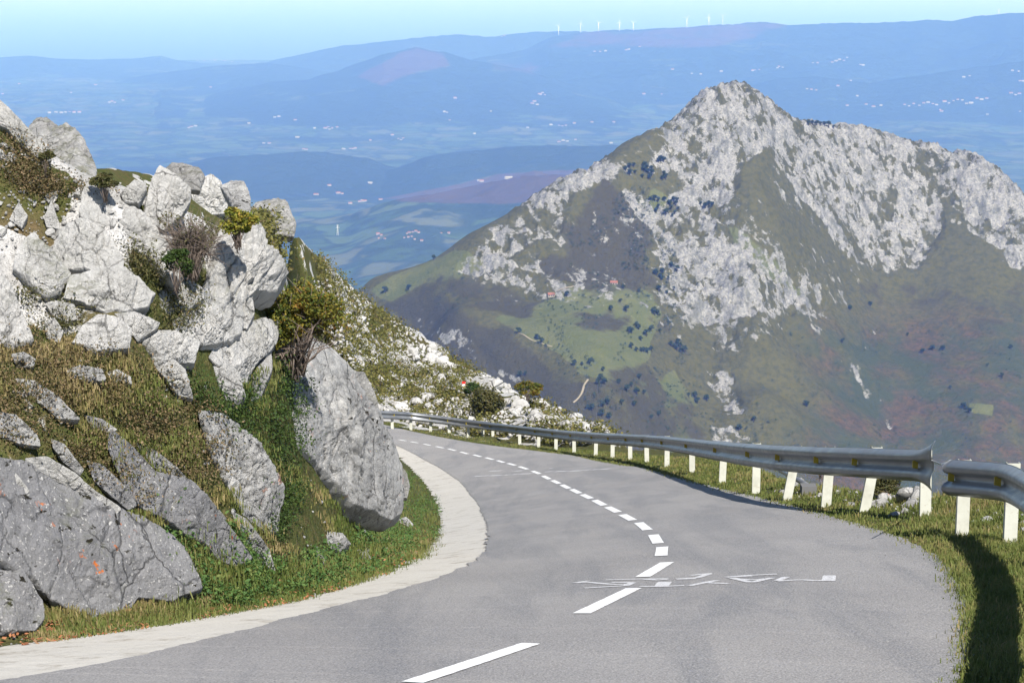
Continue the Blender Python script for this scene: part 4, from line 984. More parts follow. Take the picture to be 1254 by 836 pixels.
GR = scatter([(0,790),(130,772),(250,752),(370,730),(450,700),(530,665),(545,690),(450,735),(200,790)], 700, 1.2, 7, 0, 0, 0, 15)
tag(merge_rocks(GR, 'gravel', LM_mix), 'loose stones and grit along the edge of the pale gutter', 'gravel', kind='stuff')

rg = np.random.default_rng(44); L_ = []
for _ in range(900):
    k = rg.integers(0, len(R_E)); 
    if not (8 < R_E[k][1] < 26): continue
    p = R_E[k]+[-abs(rg.normal(0, .35))+.05, rg.uniform(-.5, .5)]; L_.append((np.array([p[0], p[1], float(zroad(p[0], p[1]))+.008]), rg.uniform(.004, .011), rg.integers(0, 4), rg.uniform(0, 6.28, 3), rg.uniform(.7, 1.3, 3)))
tag(merge_rocks(L_, 'gravel', LM_mix), 'fine grit lying along the right edge of the asphalt', 'gravel', kind='stuff')

SS = scatter([(-20,410),(60,410),(200,470),(330,520),(420,640),(500,650),(525,690),(450,712),(250,760),(0,790)], 300, 2, 11, 0, 0, 0, 19, power=2.5)
tag(merge_rocks(SS, 'small_stones', LM_mix), 'small grey stones lying about on the turf of the near bank', 'stones', kind='stuff')
# ------------------------------------------------------------------ vegetation
def leafmat(name, cols, trans=.25, rough=.7):
    nb = NB(name, rough, .25); v = nb.attr('var', 'Fac')
    n = len(cols); c = nb.ramp(v, [(i/(n-1), cc) for i, cc in enumerate(cols)])
    nb.set(nb.b.inputs['Base Color'], c)
    t = nb.n('ShaderNodeBsdfTranslucent'); nb.set(t.inputs['Color'], c); mx = nb.n('ShaderNodeMixShader'); mx.inputs[0].default_value = trans
    o = nb.t.nodes['Material Output']; nb.t.links.new(nb.b.outputs[0], mx.inputs[1]); nb.t.links.new(t.outputs[0], mx.inputs[2]); nb.t.links.new(mx.outputs[0], o.inputs[0])
    return nb.m
GM = leafmat('grass_blades', [(.065, .095, .018), (.11, .14, .032), (.16, .17, .05), (.24, .19, .08), (.34, .27, .14)])
GW = leafmat('weed_leaves', [(.035, .085, .02), (.06, .12, .03), (.09, .15, .035), (.14, .17, .05)])
HM = leafmat('dry_heath', [(.055, .06, .02), (.10, .085, .035), (.17, .12, .06), (.24, .17, .10)])
LL = leafmat('fallen_leaves', [(.16, .06, .03), (.28, .10, .045), (.36, .17, .08), (.22, .15, .09)], .1)
B_aut = leafmat('autumn_leaves', [(.035, .060, .012), (.075, .095, .015), (.15, .14, .02), (.22, .15, .025), (.26, .12, .03)])
B_yel = leafmat('yellow_green_leaves', [(.07, .10, .015), (.15, .17, .025), (.26, .22, .03), (.30, .18, .04)])
B_grn = leafmat('dark_green_leaves', [(.02, .04, .010), (.04, .07, .015), (.07, .11, .02)])
B_olv = leafmat('olive_leaves', [(.04, .045, .018), (.07, .075, .025), (.12, .11, .04), (.15, .11, .06)])
nb = NB('twig_bark', .9, .1); twig = nb.out(nb.mix(nb.noise(30, 3), (.20, .16, .135), (.10, .08, .065)))
nb = NB('bark', .9, .1); bark = nb.out(nb.mix(nb.noise(20, 4), (.10, .08, .06), (.045, .035, .025)))

def blades(C, n, h, w, spread, seed, lean=.5):
    """tufts at points C: n blades each, two-segment tapering"""
    rg = np.random.default_rng(seed); N = len(C); M = N*n
    P = np.repeat(C, n, 0)+np.c_[rg.normal(0, 1, (M, 2))*np.repeat(spread, n)[:, None], np.zeros(M)]
    H = np.repeat(h, n)*rg.uniform(.45, 1.15, M); a = rg.uniform(0, 6.28, M); l = rg.normal(0, lean, M)
    dx = np.cos(a)*l; dy = np.sin(a)*l; b = a+1.57+rg.normal(0, .4, M); wx, wy = np.cos(b), np.sin(b); Wd = np.repeat(w, n)*rg.uniform(.6, 1.3, M)
    z0 = np.zeros(M)
    def pt(s, f, k): return P+np.stack([dx*H*f**1.6+wx*Wd*s*k, dy*H*f**1.6+wy*Wd*s*k, H*(f-.25*abs(l)*f*f)-.02*(f == 0)], -1)
    V = np.stack([pt(-1, 0, 1), pt(1, 0, 1), pt(1, .55, .75), pt(-1, .55, .75), pt(0, 1, 0)], 1).reshape(-1, 3)
    o = np.arange(M)*5
    F = np.stack([o, o+1, o+2, o+3], -1); T = np.stack([o+3, o+2, o+4, o+4], -1)
    return V, F, T, M
def tri_mesh(name, V, tris, mat, var, parent=None):
    o = mk(name, V, tris, mat, parent, smooth=False, attrs={'var': var}); return o
def tufts(name, C, n, h, w, spread, seed, mat, varc, lean=.5):
    V, F, T, M = blades(C, n, h, w, spread, seed, lean)
    tr = np.concatenate([F[:, [0, 1, 2]], F[:, [0, 2, 3]], T[:, :3]]).astype(np.int32)
    rg = np.random.default_rng(seed+1); var = np.clip(np.repeat(varc, n)+rg.normal(0, .13, M), 0, 1)
    return tri_mesh(name, V, tr, mat, np.repeat(var, 5))
def leaves(C, size, seed, flat=.3):
    """one folded quad (2 tris) per leaf centre"""
    rg = np.random.default_rng(seed); M = len(C); s = size*rg.uniform(.6, 1.3, M)
    n = rg.normal(size=(M, 3)); n[:, 2] = np.abs(n[:, 2])+flat; n /= np.linalg.norm(n, axis=1)[:, None]
    t = np.cross(n, rg.normal(size=(M, 3))); t /= np.linalg.norm(t, axis=1)[:, None]+1e-9; b = np.cross(n, t)
    t *= s[:, None]; b *= (s*.62)[:, None]
    V = np.stack([C-t, C+b*.9-n*s[:, None]*.12, C+t, C-b*.9-n*s[:, None]*.12], 1).reshape(-1, 3); o = np.arange(M)*4
    return V, np.concatenate([np.stack([o, o+1, o+2], -1), np.stack([o, o+2, o+3], -1)]).astype(np.int32)
def sample_img(poly, n, seed, dens=None, thr=0.):
    rg = np.random.default_rng(seed); q = np.array(poly, float); lo, hi = q.min(0), q.max(0); out = np.zeros((0, 2))
    while len(out) < n:
        c = rg.uniform(lo, hi, (n*2, 2)); c = c[poly_sd(c[:, 0], c[:, 1], q) > 0]
        if dens: c = c[noise(c, dens, seed)+.4*noise(c, dens*3, seed+1) > thr]
        out = np.r_[out, c]
    out = out[:n]; t = on_hill_fast(out); m = np.isfinite(t)
    for (poly_, *_r) in ROCKS: m &= (poly_sd(out[:, 0], out[:, 1]-2, poly_) < 2.5) | (t > 30); return out[m], at(out[m, 0], out[m, 1], t[m]), t[m]
def on_hill_fast(q):
    out = []
    for s in range(0, len(q), 3000): out.append(on_hill(q[s:s+3000]))
    return np.concatenate(out)
BANK = [(-20,400),(60,400),(120,420),(200,470),(260,480),(325,440),(360,450),(375,520),(420,640),(500,640),(530,650),(525,690),(450,714),(370,740),(250,763),(130,782),(-20,795)]
q, C, t = sample_img(BANK, 13000, 21, .03, -.06)
keep = np.ones(len(q), bool)
for (poly, *_r) in ROCKS: keep &= poly_sd(q[:, 0], q[:, 1]-2, poly) < 3
keep &= (noise(C, .8, 91)+.5*noise(C, 2.1, 92)) < .15
q, C = q[keep], C[keep]
mx_ = noise(C, .9, 5)+.5*noise(C, 2.5, 6)
o = tufts('turf', C, 9, .022+.03*np.clip(mx_+.4, 0, 1.2), np.full(len(C), .0042), np.full(len(C), .05), 22, GM, np.clip(.56+.55*mx_, .05, 1), .6)
tag(o, 'short mixed green and straw turf covering the near bank', 'grass', kind='stuff')
q, C, t = sample_img([(215,640),(300,690),(400,690),(470,640),(490,580),(515,585),(535,620),(538,655),(525,690),(450,712),(370,738),(250,761),(130,780),(60,785),(60,770),(190,745)], 2600, 23)
mx_ = noise(C, 1.2, 7)
o = tufts('verge_grass', C, 10, .05+.05*np.clip(mx_+.5, 0, 1.5), np.full(len(C), .004), np.full(len(C), .06), 24, GM, np.clip(.36+.4*mx_, 0, .95), .7)
tag(o, 'longer tangled grass along the inner verge below the great boulder', 'grass', kind='stuff')
# leafy weeds
q, C, t = sample_img([(170,600),(215,625),(260,640),(330,700),(400,680),(440,640),(480,632),(495,580),(520,590),(538,615),(536,655),(500,690),(400,722),(300,745),(215,745),(190,690)], 420, 25, .03, -.1)
rg = np.random.default_rng(3); pts = (C[:, None]+rg.normal(size=(len(C), 46, 3))*[.055, .055, .05]+[0, 0, .07]).reshape(-1, 3)
V, T = leaves(pts, .017, 26); o = tri_mesh('weeds', V, T, GW, np.repeat(np.clip(rg.normal(.45, .25, len(pts)), 0, 1), 4)); tag(o, 'leafy green weeds growing at the foot of the bank', 'weeds', kind='stuff')
# dry heath and scrub clumps on the bank and between the rocks
for k, (poly, n, m, s, lab) in enumerate([
  ([(60,430),(150,430),(250,490),(280,560),(250,640),(200,620),(150,520),(60,480)], 260, HM, .010, 'brown dry bracken and heath tufts on the bank'),
  ([(-10,400),(40,410),(60,470),(150,560),(200,640),(130,600),(60,545),(-10,545)], 200, HM, .009, 'brown dry heath at the left edge above the grey slab'),
  ([(225,462),(290,480),(345,440),(368,470),(365,560),(360,620),(345,640),(335,670),(290,560),(240,500)], 240, B_grn, .012, 'dark green cover in the hollow left of the great boulder'),
  ([(150,300),(215,330),(240,370),(200,360),(160,330)], 60, B_olv, .010, 'olive tussocks between the long slab and the domed boulder'),
  ([(25,355),(60,350),(100,400),(80,415),(40,400)], 50, B_olv, .009, 'olive tussocks under the white boulder with the black gap'),
  ([(180,375),(240,365),(235,400),(190,410)], 50, B_olv, .009, 'olive tussocks above the flat-topped white rock'),
  ([(0,165),(30,185),(90,232),(130,240),(70,255),(0,215)], 150, HM, .009, 'brown heath on the upper left slope')]):
    q, C, t = sample_img(poly, n, 30+k, .03, -.15)
    L_ = 60; pts = (C[:, None]+rg.normal(size=(len(C), L_, 3))*[.09, .09, .045]*np.clip(t[:, None, None]/18, .7, 2.5)+[0, 0, .04]).reshape(-1, 3)
    V, T = leaves(pts, s*1.2, 50+k); o = tri_mesh('ground_cover', V, T, m, np.repeat(np.clip(rg.normal(.45, .28, len(pts)), 0, 1), 4)); tag(o, lab, 'ground cover', kind='stuff')
# fallen leaves
q, C, t = sample_img([(0,770),(130,750),(250,730),(300,700),(420,700),(540,640),(540,660),(460,728),(370,748),(250,770),(130,790),(0,797)], 900, 61, .02, -.05)
V, T = leaves(C+[0, 0, .03], .022, 62, 2.); o = tri_mesh('fallen_leaves', V, T, LL, np.repeat(rg.random(len(C)), 4)); tag(o, 'rusty fallen leaves scattered along the grass edge of the gutter', 'leaves', kind='stuff')
# right verge grass
def verge_pts(n, seed, off0, off1, y0, y1):
    rg = np.random.default_rng(seed); P = R_E[(R_E[:, 1] > y0) & (R_E[:, 1] < y1)]; d = resample(P, .02); w = 1/np.maximum(np.hypot(d[:, 0], d[:, 1]), 5)**1.4; w /= w.sum()
    i = rg.choice(len(d), n, p=w); tt_ = np.gradient(d, axis=0); tt_ /= np.linalg.norm(tt_, axis=1)[:, None]; nn = np.stack([tt_[:, 1], -tt_[:, 0]], -1)
    o_ = off0+(off1-off0)*rg.random(n)**1.3; p = d[i]+nn[i]*o_[:, None]; return np.c_[p, ztab(p[:, 0], p[:, 1])], o_
C, o_ = verge_pts(9000, 71, -.03, 1.5, 8, 85); mx_ = noise(C, 1.1, 8)
rr0 = np.hypot(C[:, 0], C[:, 1])
o = tufts('verge_grass', C, 8, (.035+.035*np.clip(mx_+.5, 0, 1.5))*(.5+.6*np.clip(o_/.7, 0, 1)), .0035+rr0*.00012, np.full(len(C), .05), 72, GM, np.clip(.40+.4*mx_, .05, .9), .6)
tag(o, 'bright green grass strip under the guardrail along the outer road edge', 'grass', kind='stuff')
q, C, t = sample_img([(1130,612),(1254,612),(1254,836),(1200,836),(1190,740),(1140,660)], 3000, 73)
o = tufts('verge_grass', C, 9, np.full(len(C), .065), np.full(len(C), .004), np.full(len(C), .06), 74, GM, np.clip(.35+.35*noise(C, 1.5, 9), 0, .9), .7)
tag(o, 'longer green grass behind and below the short guardrail at the right edge', 'grass', kind='stuff')
# low tussocks on the far grassy slope
q, C, t = sample_img([(290,255),(340,260),(400,312),(480,388),(600,460),(745,524),(760,556),(600,535),(470,522),(430,480)], 3200, 75, .02, -.2)
C = C[zbase(C[:, 0], C[:, 1])[1] < -2.8]; rg = np.random.default_rng(9); pts = (C[:, None]+rg.normal(size=(len(C), 12, 3))*[.28, .28, .10]+[0, 0, .05]).reshape(-1, 3)
V, T = leaves(pts, .075, 76); o = tri_mesh('tussocks', V, T, leafmat('tussock', [(.07, .075, .018), (.12, .12, .03), (.17, .15, .045), (.15, .10, .05)]), np.repeat(np.clip(rg.normal(.4, .25, len(pts)), 0, 1), 4)); tag(o, 'olive tussocks between the white rocks of the far grassy slope', 'grass', kind='stuff')

def bush(cx, cy, rx, ry, d, mat, nl, ls, label, seed, twigs=40, lobes=9, bare=0.):
    """a shrub: branching twigs and a cloud of separate leaves in uneven lobes"""
    rg = np.random.default_rng(seed); s = d/FPX; base = at(cx, cy+ry, d); cen = at(cx, cy, d)
    root = thing('bush', base); tag(root, label, 'bush')
    Rx, Rz, Ry = rx*s, ry*s, (rx+ry)/2*s*.8
    lc = rg.normal(size=(lobes, 3)); lc /= np.linalg.norm(lc, axis=1)[:, None]; lc *= rg.uniform(.35, .72, (lobes, 1)); lr = rg.uniform(.28, .5, lobes)
    parts = []
    for k in range(twigs):
        l = lc[k % lobes]+rg.normal(size=3)*lr[k % lobes]*.6; tip = cen+l*[Rx, Ry, Rz]
        m1 = base+(tip-base)*.4+rg.normal(size=3)*Rx*.10; m2 = base+(tip-base)*.75+rg.normal(size=3)*Rx*.10
        r0 = Rx*.022; parts.append(tube([base+rg.normal(size=3)*Rx*.08-[0, 0, .1], m1, m2, tip], np.array([r0, r0*.7, r0*.4, r0*.15]), 4))
        for _ in range(2+int(8*bare)):
            t2 = m2+rg.normal(size=3)*[Rx*.35, Ry*.35, Rz*.35]; parts.append(tube([m1+(m2-m1)*rg.random(), t2], np.array([r0*.35, r0*.1]), 3))
    V, F = join(parts); mk('branches', V, F, twig, root)
    k = rg.integers(0, lobes, nl); dirs = rg.normal(size=(nl, 3)); dirs /= np.linalg.norm(dirs, axis=1)[:, None]
    rad = lr[k]*rg.random(nl)**.33
    p = lc[k]+dirs*rad[:, None]; keep = noise(p*3, 1.3, seed) > -.22; p = p[keep]
    C = cen+p*[Rx, Ry, Rz]; V, T = leaves(C, ls*s, seed+1)
    var = np.clip(.42+.45*noise(p*2, 1.2, seed+2)+rg.normal(0, .16, len(p)), 0, 1)
    tri_mesh('foliage', V, T, mat, np.repeat(var, 4), root)
    return root
def dh(x, y, o_=0): 
    t = on_hill([(x, y)])[0]; return float(t)-o_
bush(364, 391, 66, 52, 18.3, B_aut, 15000, 2.3, 'big olive and golden autumn bush on top of the great boulder', 101, 60, 16)
bush(234, 284, 48, 38, dh(232, 300, .6), B_olv, 1500, 1.8, 'mostly bare grey twiggy bush between the white rocks', 102, 90, 10, 1.)
bush(290, 268, 34, 20, dh(285, 300, .8), B_yel, 4500, 2.2, 'yellow-green shrub at the right end of the bank crest', 103, 30, 9)
bush(216, 322, 26, 20, dh(222, 335, .7), B_grn, 2600, 1.9, 'dark green shrub below the bare twiggy bush', 104, 20, 8)
bush(128, 221, 26, 10, dh(130, 235, .3), B_olv, 2600, 2., 'low brown-green shrub along the crest, left of the pinnacle rocks', 105, 14, 8)
bush(55, 190, 14, 9, dh(55, 200, .3), B_olv, 1200, 2., 'small dark shrub beside the tall grey crag', 106, 10, 6)
bush(592, 490, 33, 26, dh(592, 509, .8), B_olv, 9000, 1.7, 'round dull olive bush behind the far guardrail, below the red-topped marker', 107, 40, 12)
bush(647, 476, 19, 11, dh(647, 496, 1.), B_aut, 3000, 1.6, 'small golden brown bush on the ridge edge, right of the olive bush', 108, 16, 8)
bush(765, 519, 24, 12, dh(765, 530, .6), B_olv, 3600, 1.7, 'low greenish brown bush just above the middle of the guardrail', 109, 20, 8)
bush(1087, 598, 32, 19, 24.5, B_olv, 4500, 1.8, 'dark bush behind the guardrail posts near its near end', 110, 24, 9)
bush(580, 476, 14, 10, dh(580, 487, .3), B_grn, 2200, 1.5, 'small dark green bush directly behind the round olive bush', 111, 10, 6)
bush(1005, 570, 16, 8, 30, B_olv, 1200, 1.6, 'low scrubby bush under the guardrail beam, left of the dark bush', 112, 10, 6)

# ------------------------------------------------------------------ trees on the mountain
def zz5(L): return [(680+x/3.484, 90+y/3.484) for x, y in L]
def zz7(L): return [(440+x/3.3, 300+y/3.3) for x, y in L]
def zz8(L): return [(800+x/2.762, 320+y/2.762) for x, y in L]
TM = leafmat('tree_crown', [(.022, .038, .014), (.036, .056, .020), (.052, .072, .028)], .1)
def make_tree(seed, lab, group):
    rg = np.random.default_rng(seed); root = thing('tree', (0, 0, 0)); tag(root, lab, 'tree', group)
    V, F = tube([(0, 0, -1), (.1, 0, 1.), (.2, .1, 2.8)], np.array([.35, .28, .12]), 6); V2, F2 = tube([(.1, 0, 1.), (.9, .3, 2.4)], np.array([.16, .05]), 5); V3, F3 = tube([(.1, 0, .9), (-.8, -.3, 2.3)], np.array([.16, .05]), 5)
    V, F = join([(V, F), (V2, F2), (V3, F3)]); mk('trunk', V, F, bark, root)
    lc = rg.normal(size=(9, 3)); lc /= np.linalg.norm(lc, axis=1)[:, None]; lc *= rg.uniform(.3, .75, (9, 1)); k = rg.integers(0, 9, 900); d_ = rg.normal(size=(900, 3)); d_ /= np.linalg.norm(d_, axis=1)[:, None]
    p = lc[k]+d_*.42*rg.random((900, 1))**.33; C = p*[3.6, 3.6, 2.6]+[0, 0, 4.2]; p = p*.68; C = p*[3.6, 3.6, 2.6]+[0, 0, 2.9]; V, T = leaves(C, .32, seed)
    tri_mesh('crown', V, T, TM, np.repeat(rg.random(900), 4), root); return root
def dup(root, loc, rz, sc, label=None, group=None):
    r = root.copy(); COL.objects.link(r); r.location = loc; r.rotation_euler = (0, 0, rz); r.scale = (sc,)*3
    if label: r['label'] = label
    if group: r['group'] = group
    for ch in root.children: c = ch.copy(); COL.objects.link(c); c.parent = r
    return r
TREES = [
 ('dark tree of the small wood high on the left shoulder of the mountain', 'trees on the upper left shoulder of the mountain', zz5([(300,415),(318,400),(335,395),(340,425),(318,432),(380,398),(395,425),(405,445),(372,445),(388,410),(412,432),(398,450),(465,430),(470,448),(450,372),(462,376),(440,378),(378,418),(410,410),(458,452)])),
 ('dark tree in the clump below the central cliffs of the mountain', 'trees below the central cliffs', zz5([(405,540),(425,540),(440,543),(465,545),(480,590),(495,575),(515,560),(505,545),(488,560),(525,580),(510,598),(470,600),(440,570),(430,590),(500,610),(520,545),(620,560),(640,570),(655,560),(670,565)])),
 ('dark round tree standing alone on the pale meadow of the mountain', 'single trees on the mountain meadow', zz7([(300,60),(105,190),(200,180),(838,205),(1055,230),(1018,263),(1078,266),(645,355),(1138,385),(1068,175),(735,395),(1160,365),(720,380)])),
 ('dark tree in the wooded strip right of the meadow', 'trees in the strip right of the meadow', zz7([(1130,190),(1120,325),(1100,355),(1128,340),(1090,352),(1140,430),(1165,435),(1180,425),(1120,430),(1100,415),(1205,280),(1190,275),(1215,350),(1200,120),(1215,130),(1225,140),(1180,345),(1150,430)])),
 ('dark tree in the gully below the meadow', 'trees in the gully below the meadow', zz7([(985,508),(975,545),(965,560),(990,560),(925,660),(940,665),(1000,640),(985,650),(980,690),(1010,700),(1050,560),(1080,590),(1100,570),(930,480),(900,485),(870,485),(1130,540),(1150,600),(1110,650),(1060,640),(670,525),(650,530),(1120,600),(1180,700),(1210,690)])),
 ('dark tree on the ridge line right of the summit', 'trees on the ridge right of the summit', [(990,153),(995,153),(1000,154),(1005,154),(1010,155),(1015,155),(1021,157)]),
 ('dark tree beside the grey cliffs left of the lower crags', 'trees beside the lower crags', zz8([(70,290),(85,280),(90,290),(105,305),(80,300),(95,310),(60,285),(20,100),(45,110),(70,95),(50,60),(30,40),(5,180),(120,455),(140,460),(180,470),(150,480),(290,570),(340,540),(60,20),(80,30)])),
 ('lone dark tree on the brown heath of the right slope', 'single trees on the right slope', zz8([(665,165),(980,300),(860,250),(1060,500),(1070,510),(1180,390),(1210,295),(910,310),(1130,355),(1050,495),(945,300),(735,150),(1005,430),(520,490),(640,275)]))]
tk = 0
for gi, (lab, grp, L) in enumerate(TREES):
    P = on_tab(L, RM, AM, MZ, 400, 5000)
    proto = make_tree(200+gi, lab, grp); first = True
    for p in P:
        if not np.isfinite(p).all(): continue
        rg2 = np.random.default_rng(tk); tk += 1; sc = rg2.uniform(.75, 1.5)
        if first: proto.location = p; proto.scale = (sc,)*3; first = False
        else: dup(proto, p, rg2.uniform(0, 6.28), sc)
# scrub too dense to count on the mountain
rg = np.random.default_rng(77); cand = []
for poly, n in (([(640,340),(780,345),(830,400),(880,520),(870,560),(720,560),(700,480),(660,420)], 420), ([(740,230),(800,200),(850,380),(820,430),(780,330)], 260), ([(690,270),(760,225),(800,330),(700,345)], 160), ([(900,400),(1254,380),(1254,590),(900,560)], 260), ([(470,350),(560,320),(600,360),(560,390)], 60)):
    q = np.array(poly, float); c = rg.uniform(q.min(0), q.max(0), (n*3, 2)); c = c[poly_sd(c[:, 0], c[:, 1], q) > 0]; c = c[noise(c, .03, 3) > 0.0][:n]; cand.append(c)
P = on_tab(np.concatenate(cand), RM, AM, MZ, 400, 5000, 1800); P = P[np.isfinite(P).all(1)]
sz = rg.uniform(.7, 2.0, len(P)); pts = (P[:, None]+rg.normal(size=(len(P), 26, 3))*[.55, .55, .38]*sz[:, None, None]+np.array([0, 0, 1.])*sz[:, None, None]*.6).reshape(-1, 3)
V, T = leaves(pts, .48, 78); o = tri_mesh('scrub', V, T, TM, np.repeat(rg.random(len(pts)), 4)); tag(o, 'dark low scrub dotted over the mountain slopes', 'scrub', kind='stuff')

# ------------------------------------------------------------------ buildings far away
def plain(name, col, rough=.8, n=0.12):
    nb = NB(name, rough, .2); return nb.out(nb.mix(nb.noise(2, 3), tuple(c*(1-n) for c in col), tuple(min(1, c*(1+n)) for c in col)))
WALL, ROOF, STONE, WIN = plain('white_wall', (.30, .29, .27)), plain('roof_tile', (.24, .10, .06)), plain('stone_wall', (.40, .35, .28)), plain('window_dark', (.05, .05, .06))
WHITE = plain('white_metal', (.80, .80, .80), .5, .03); RED = plain('red_paint', (.70, .03, .02), .5, .05)
def gable(l, w, h, rh, ov=.4):
    V = np.array([(x, y, z) for z in (0, h) for x, y in ((-l/2, -w/2), (l/2, -w/2), (l/2, w/2), (-l/2, w/2))]+[(-l/2, 0, h+rh), (l/2, 0, h+rh)], float)
    F = [[0, 1, 5, 4], [1, 2, 6, 5], [2, 3, 7, 6], [3, 0, 4, 7], [5, 6, 9], [7, 4, 8], [3, 2, 1, 0]]
    a, t_ = l/2+ov, .25; s = rh/(w/2); yo = w/2+ov; zo = h-s*ov
    Rf = np.array([(x, y, z+d) for d in (.05, .05+t_) for x in (-a, a) for y, z in ((-yo, zo), (0, h+rh), (yo, zo))], float)
    RF = [[0, 3, 4, 1], [1, 4, 5, 2], [6, 7, 10, 9], [7, 8, 11, 10], [0, 1, 7, 6], [1, 2, 8, 7], [3, 9, 10, 4], [4, 10, 11, 5], [0, 6, 9, 3], [2, 5, 11, 8]]
    return V, F, Rf, RF
def house(name, label, group, loc, rz, l, w, h, rh, wm=WALL, rm_=ROOF, wins=True):
    root = thing(name, loc); tag(root, label, 'house', group); root['category'] = 'house'
    V, F, Rf, RF = gable(l, w, h, rh); L = np.array(loc)
    mk('wall', V+L-[0, 0, 1.5], F, wm, root, smooth=False); mk('roof', Rf+L-[0, 0, 1.5], RF, rm_, root, smooth=False)
    if wins:
        for x in np.linspace(-l/3, l/3, 3):
            V, F = box(x, -w/2-.03, h*.6-1.5, 1.1, .1, 1.3); mk('window', V+L, F, WIN, root, smooth=False)
    root.rotation_euler = (0, 0, rz); return root
P = on_tab([(674.5, 362), (752, 347.5)], RM, AM, MZ, 400, 5000)
house('hut', 'small stone hut with a red roof on the left part of the mountain meadow', None, P[0], .3, 6.5, 4.8, 3, 1.6, STONE)
house('hut', 'small stone hut with a red roof at the top right of the mountain meadow', None, P[1], -.2, 7, 5, 3, 1.6, STONE)
def zc4(L): return [(360+x/3.483, 160+y/3.483) for x, y in L]
def zc2(L): return [(400+x/2.986, y/2.986) for x, y in L]
def zc3(L): return [(800+x/2.762, y/2.762) for x, y in L]
def zc1(L): return [(x/2.986, y/2.986) for x, y in L]
rg = np.random.default_rng(5)
def on_land(L): return on_tab(L, RC, AC, CZ, 4410, 27400, 2500)
MIDH = zc4([(358,443),(372,447),(362,460),(388,462),(482,440),(492,436),(506,434),(520,430),(531,436),(488,455),(502,452),(515,464),(628,438),(660,438),(545,470),(470,458)])
VILL = [('the valley left of the heather ridge', zc4([(290,298),(282,304),(300,302),(370,295),(205,270),(188,268),(95,275),(325,225),(240,312)])), ('the valley behind the heather ridge', zc4([(790,215),(800,217),(915,205),(905,207),(150,235),(40,80),(15,30),(215,80),(240,78),(262,76)])),
 ('the plain below the wind turbines', zc2([(790,340),(798,348),(780,346),(760,372),(770,384),(752,380),(850,460),(862,462),(875,460),(820,458),(905,452),(1160,345),(1225,345),(1050,448),(970,448),(735,468),(540,490),(1040,525)])),
 ('the plain left of the mountain', zc2([(262,508),(272,512),(280,506),(160,514),(60,545),(95,545),(20,470),(38,466),(10,474),(240,495),(850,520),(865,516),(880,518),(910,512),(560,662),(450,440),(470,360),(600,408),(440,412),(430,410)])),
 ('the far ridge below the wind turbines', zc2([(980,190),(1000,190),(1020,188),(1095,184),(1105,182),(1145,172),(640,135),(650,132)])),
 ('the plain right of the summit', zc3([(425,226),(437,229),(420,231),(345,238),(335,240),(358,237),(540,214),(555,214),(605,212),(618,208),(630,203),(645,206),(655,196),(700,220),(710,222),(668,274),(625,292),(520,302),(535,304),(550,306),(690,326),(655,358),(160,252),(130,250),(230,243),(65,236)])),
 ('the large village at the right of the plain', zc3([(850,355),(865,360),(880,352),(900,358),(915,350),(930,348),(945,352),(958,356),(970,372),(985,345),(1000,350),(1015,342),(1030,338),(1045,340),(1060,352),(1075,350),(1095,334),(1110,338),(1128,334),(975,378),(1210,316),(1225,322),(1238,318),(1050,262),(1070,258),(1240,275),(1250,276),(1215,240),(1235,243),(1240,378),(1130,388),(770,358),(745,362),(720,354)])),
 ('the plain at the left of the photo', zc1([(400,375),(410,372),(420,376),(450,368),(700,465),(690,468),(715,462),(1005,430),(1020,428),(1080,440),(910,452),(1200,465),(1190,470),(1215,468),(1150,470),(985,525),(965,525),(1120,548),(205,412),(225,414),(240,412),(255,410),(270,412),(290,412),(180,414),(10,345),(70,308),(770,320),(350,312),(260,340)])),
 ('the coastal town on the skyline', zc1([(722,222),(735,220),(748,223),(760,219),(772,221),(785,222),(797,219),(810,222),(822,224),(835,222),(848,226),(880,206)]))]
protoM = None
for k, p in enumerate(on_land(MIDH)):
    if not np.isfinite(p).all(): continue
    if protoM is None: protoM = house('house', 'white house with a red roof in the hamlet on the mid ridge', 'houses of the hamlet on the mid ridge', p, .2, 11, 8, 5, 2.5)
    else: dup(protoM, p, rg.uniform(-.6, .6), rg.uniform(.5, .8))
V, F, Rf, RF = gable(16, 11, 6.5, 3)
hm_ = rawmesh('house', np.r_[V, Rf]-[0, 0, 1.5], F+[[i+len(V) for i in f] for f in RF], False, WALL); hm_.materials.append(ROOF)
for k_, pl in enumerate(hm_.polygons): pl.material_index = 1 if k_ >= len(F) else 0
hm2 = hm_.copy(); hm2.materials.clear(); hm2.materials.append(WALL); hm2.materials.append(plain('pale_roof', (.26, .23, .2)))
for where, L in VILL:
    for p in on_land(L):
        if not np.isfinite(p).all(): continue
        o = bpy.data.objects.new('house', hm_ if rg.random() < .55 else hm2); COL.objects.link(o); o.location = p; s = rg.uniform(.6, 1.15)*(1.0+.25*(p[1] > 14000)); o.scale = (s*rg.uniform(1, 1.4), s, s*.9)
        o.rotation_euler = (0, 0, rg.uniform(-.5, .5)); tag(o, 'tiny pale house in '+where, 'house', 'houses in '+where)
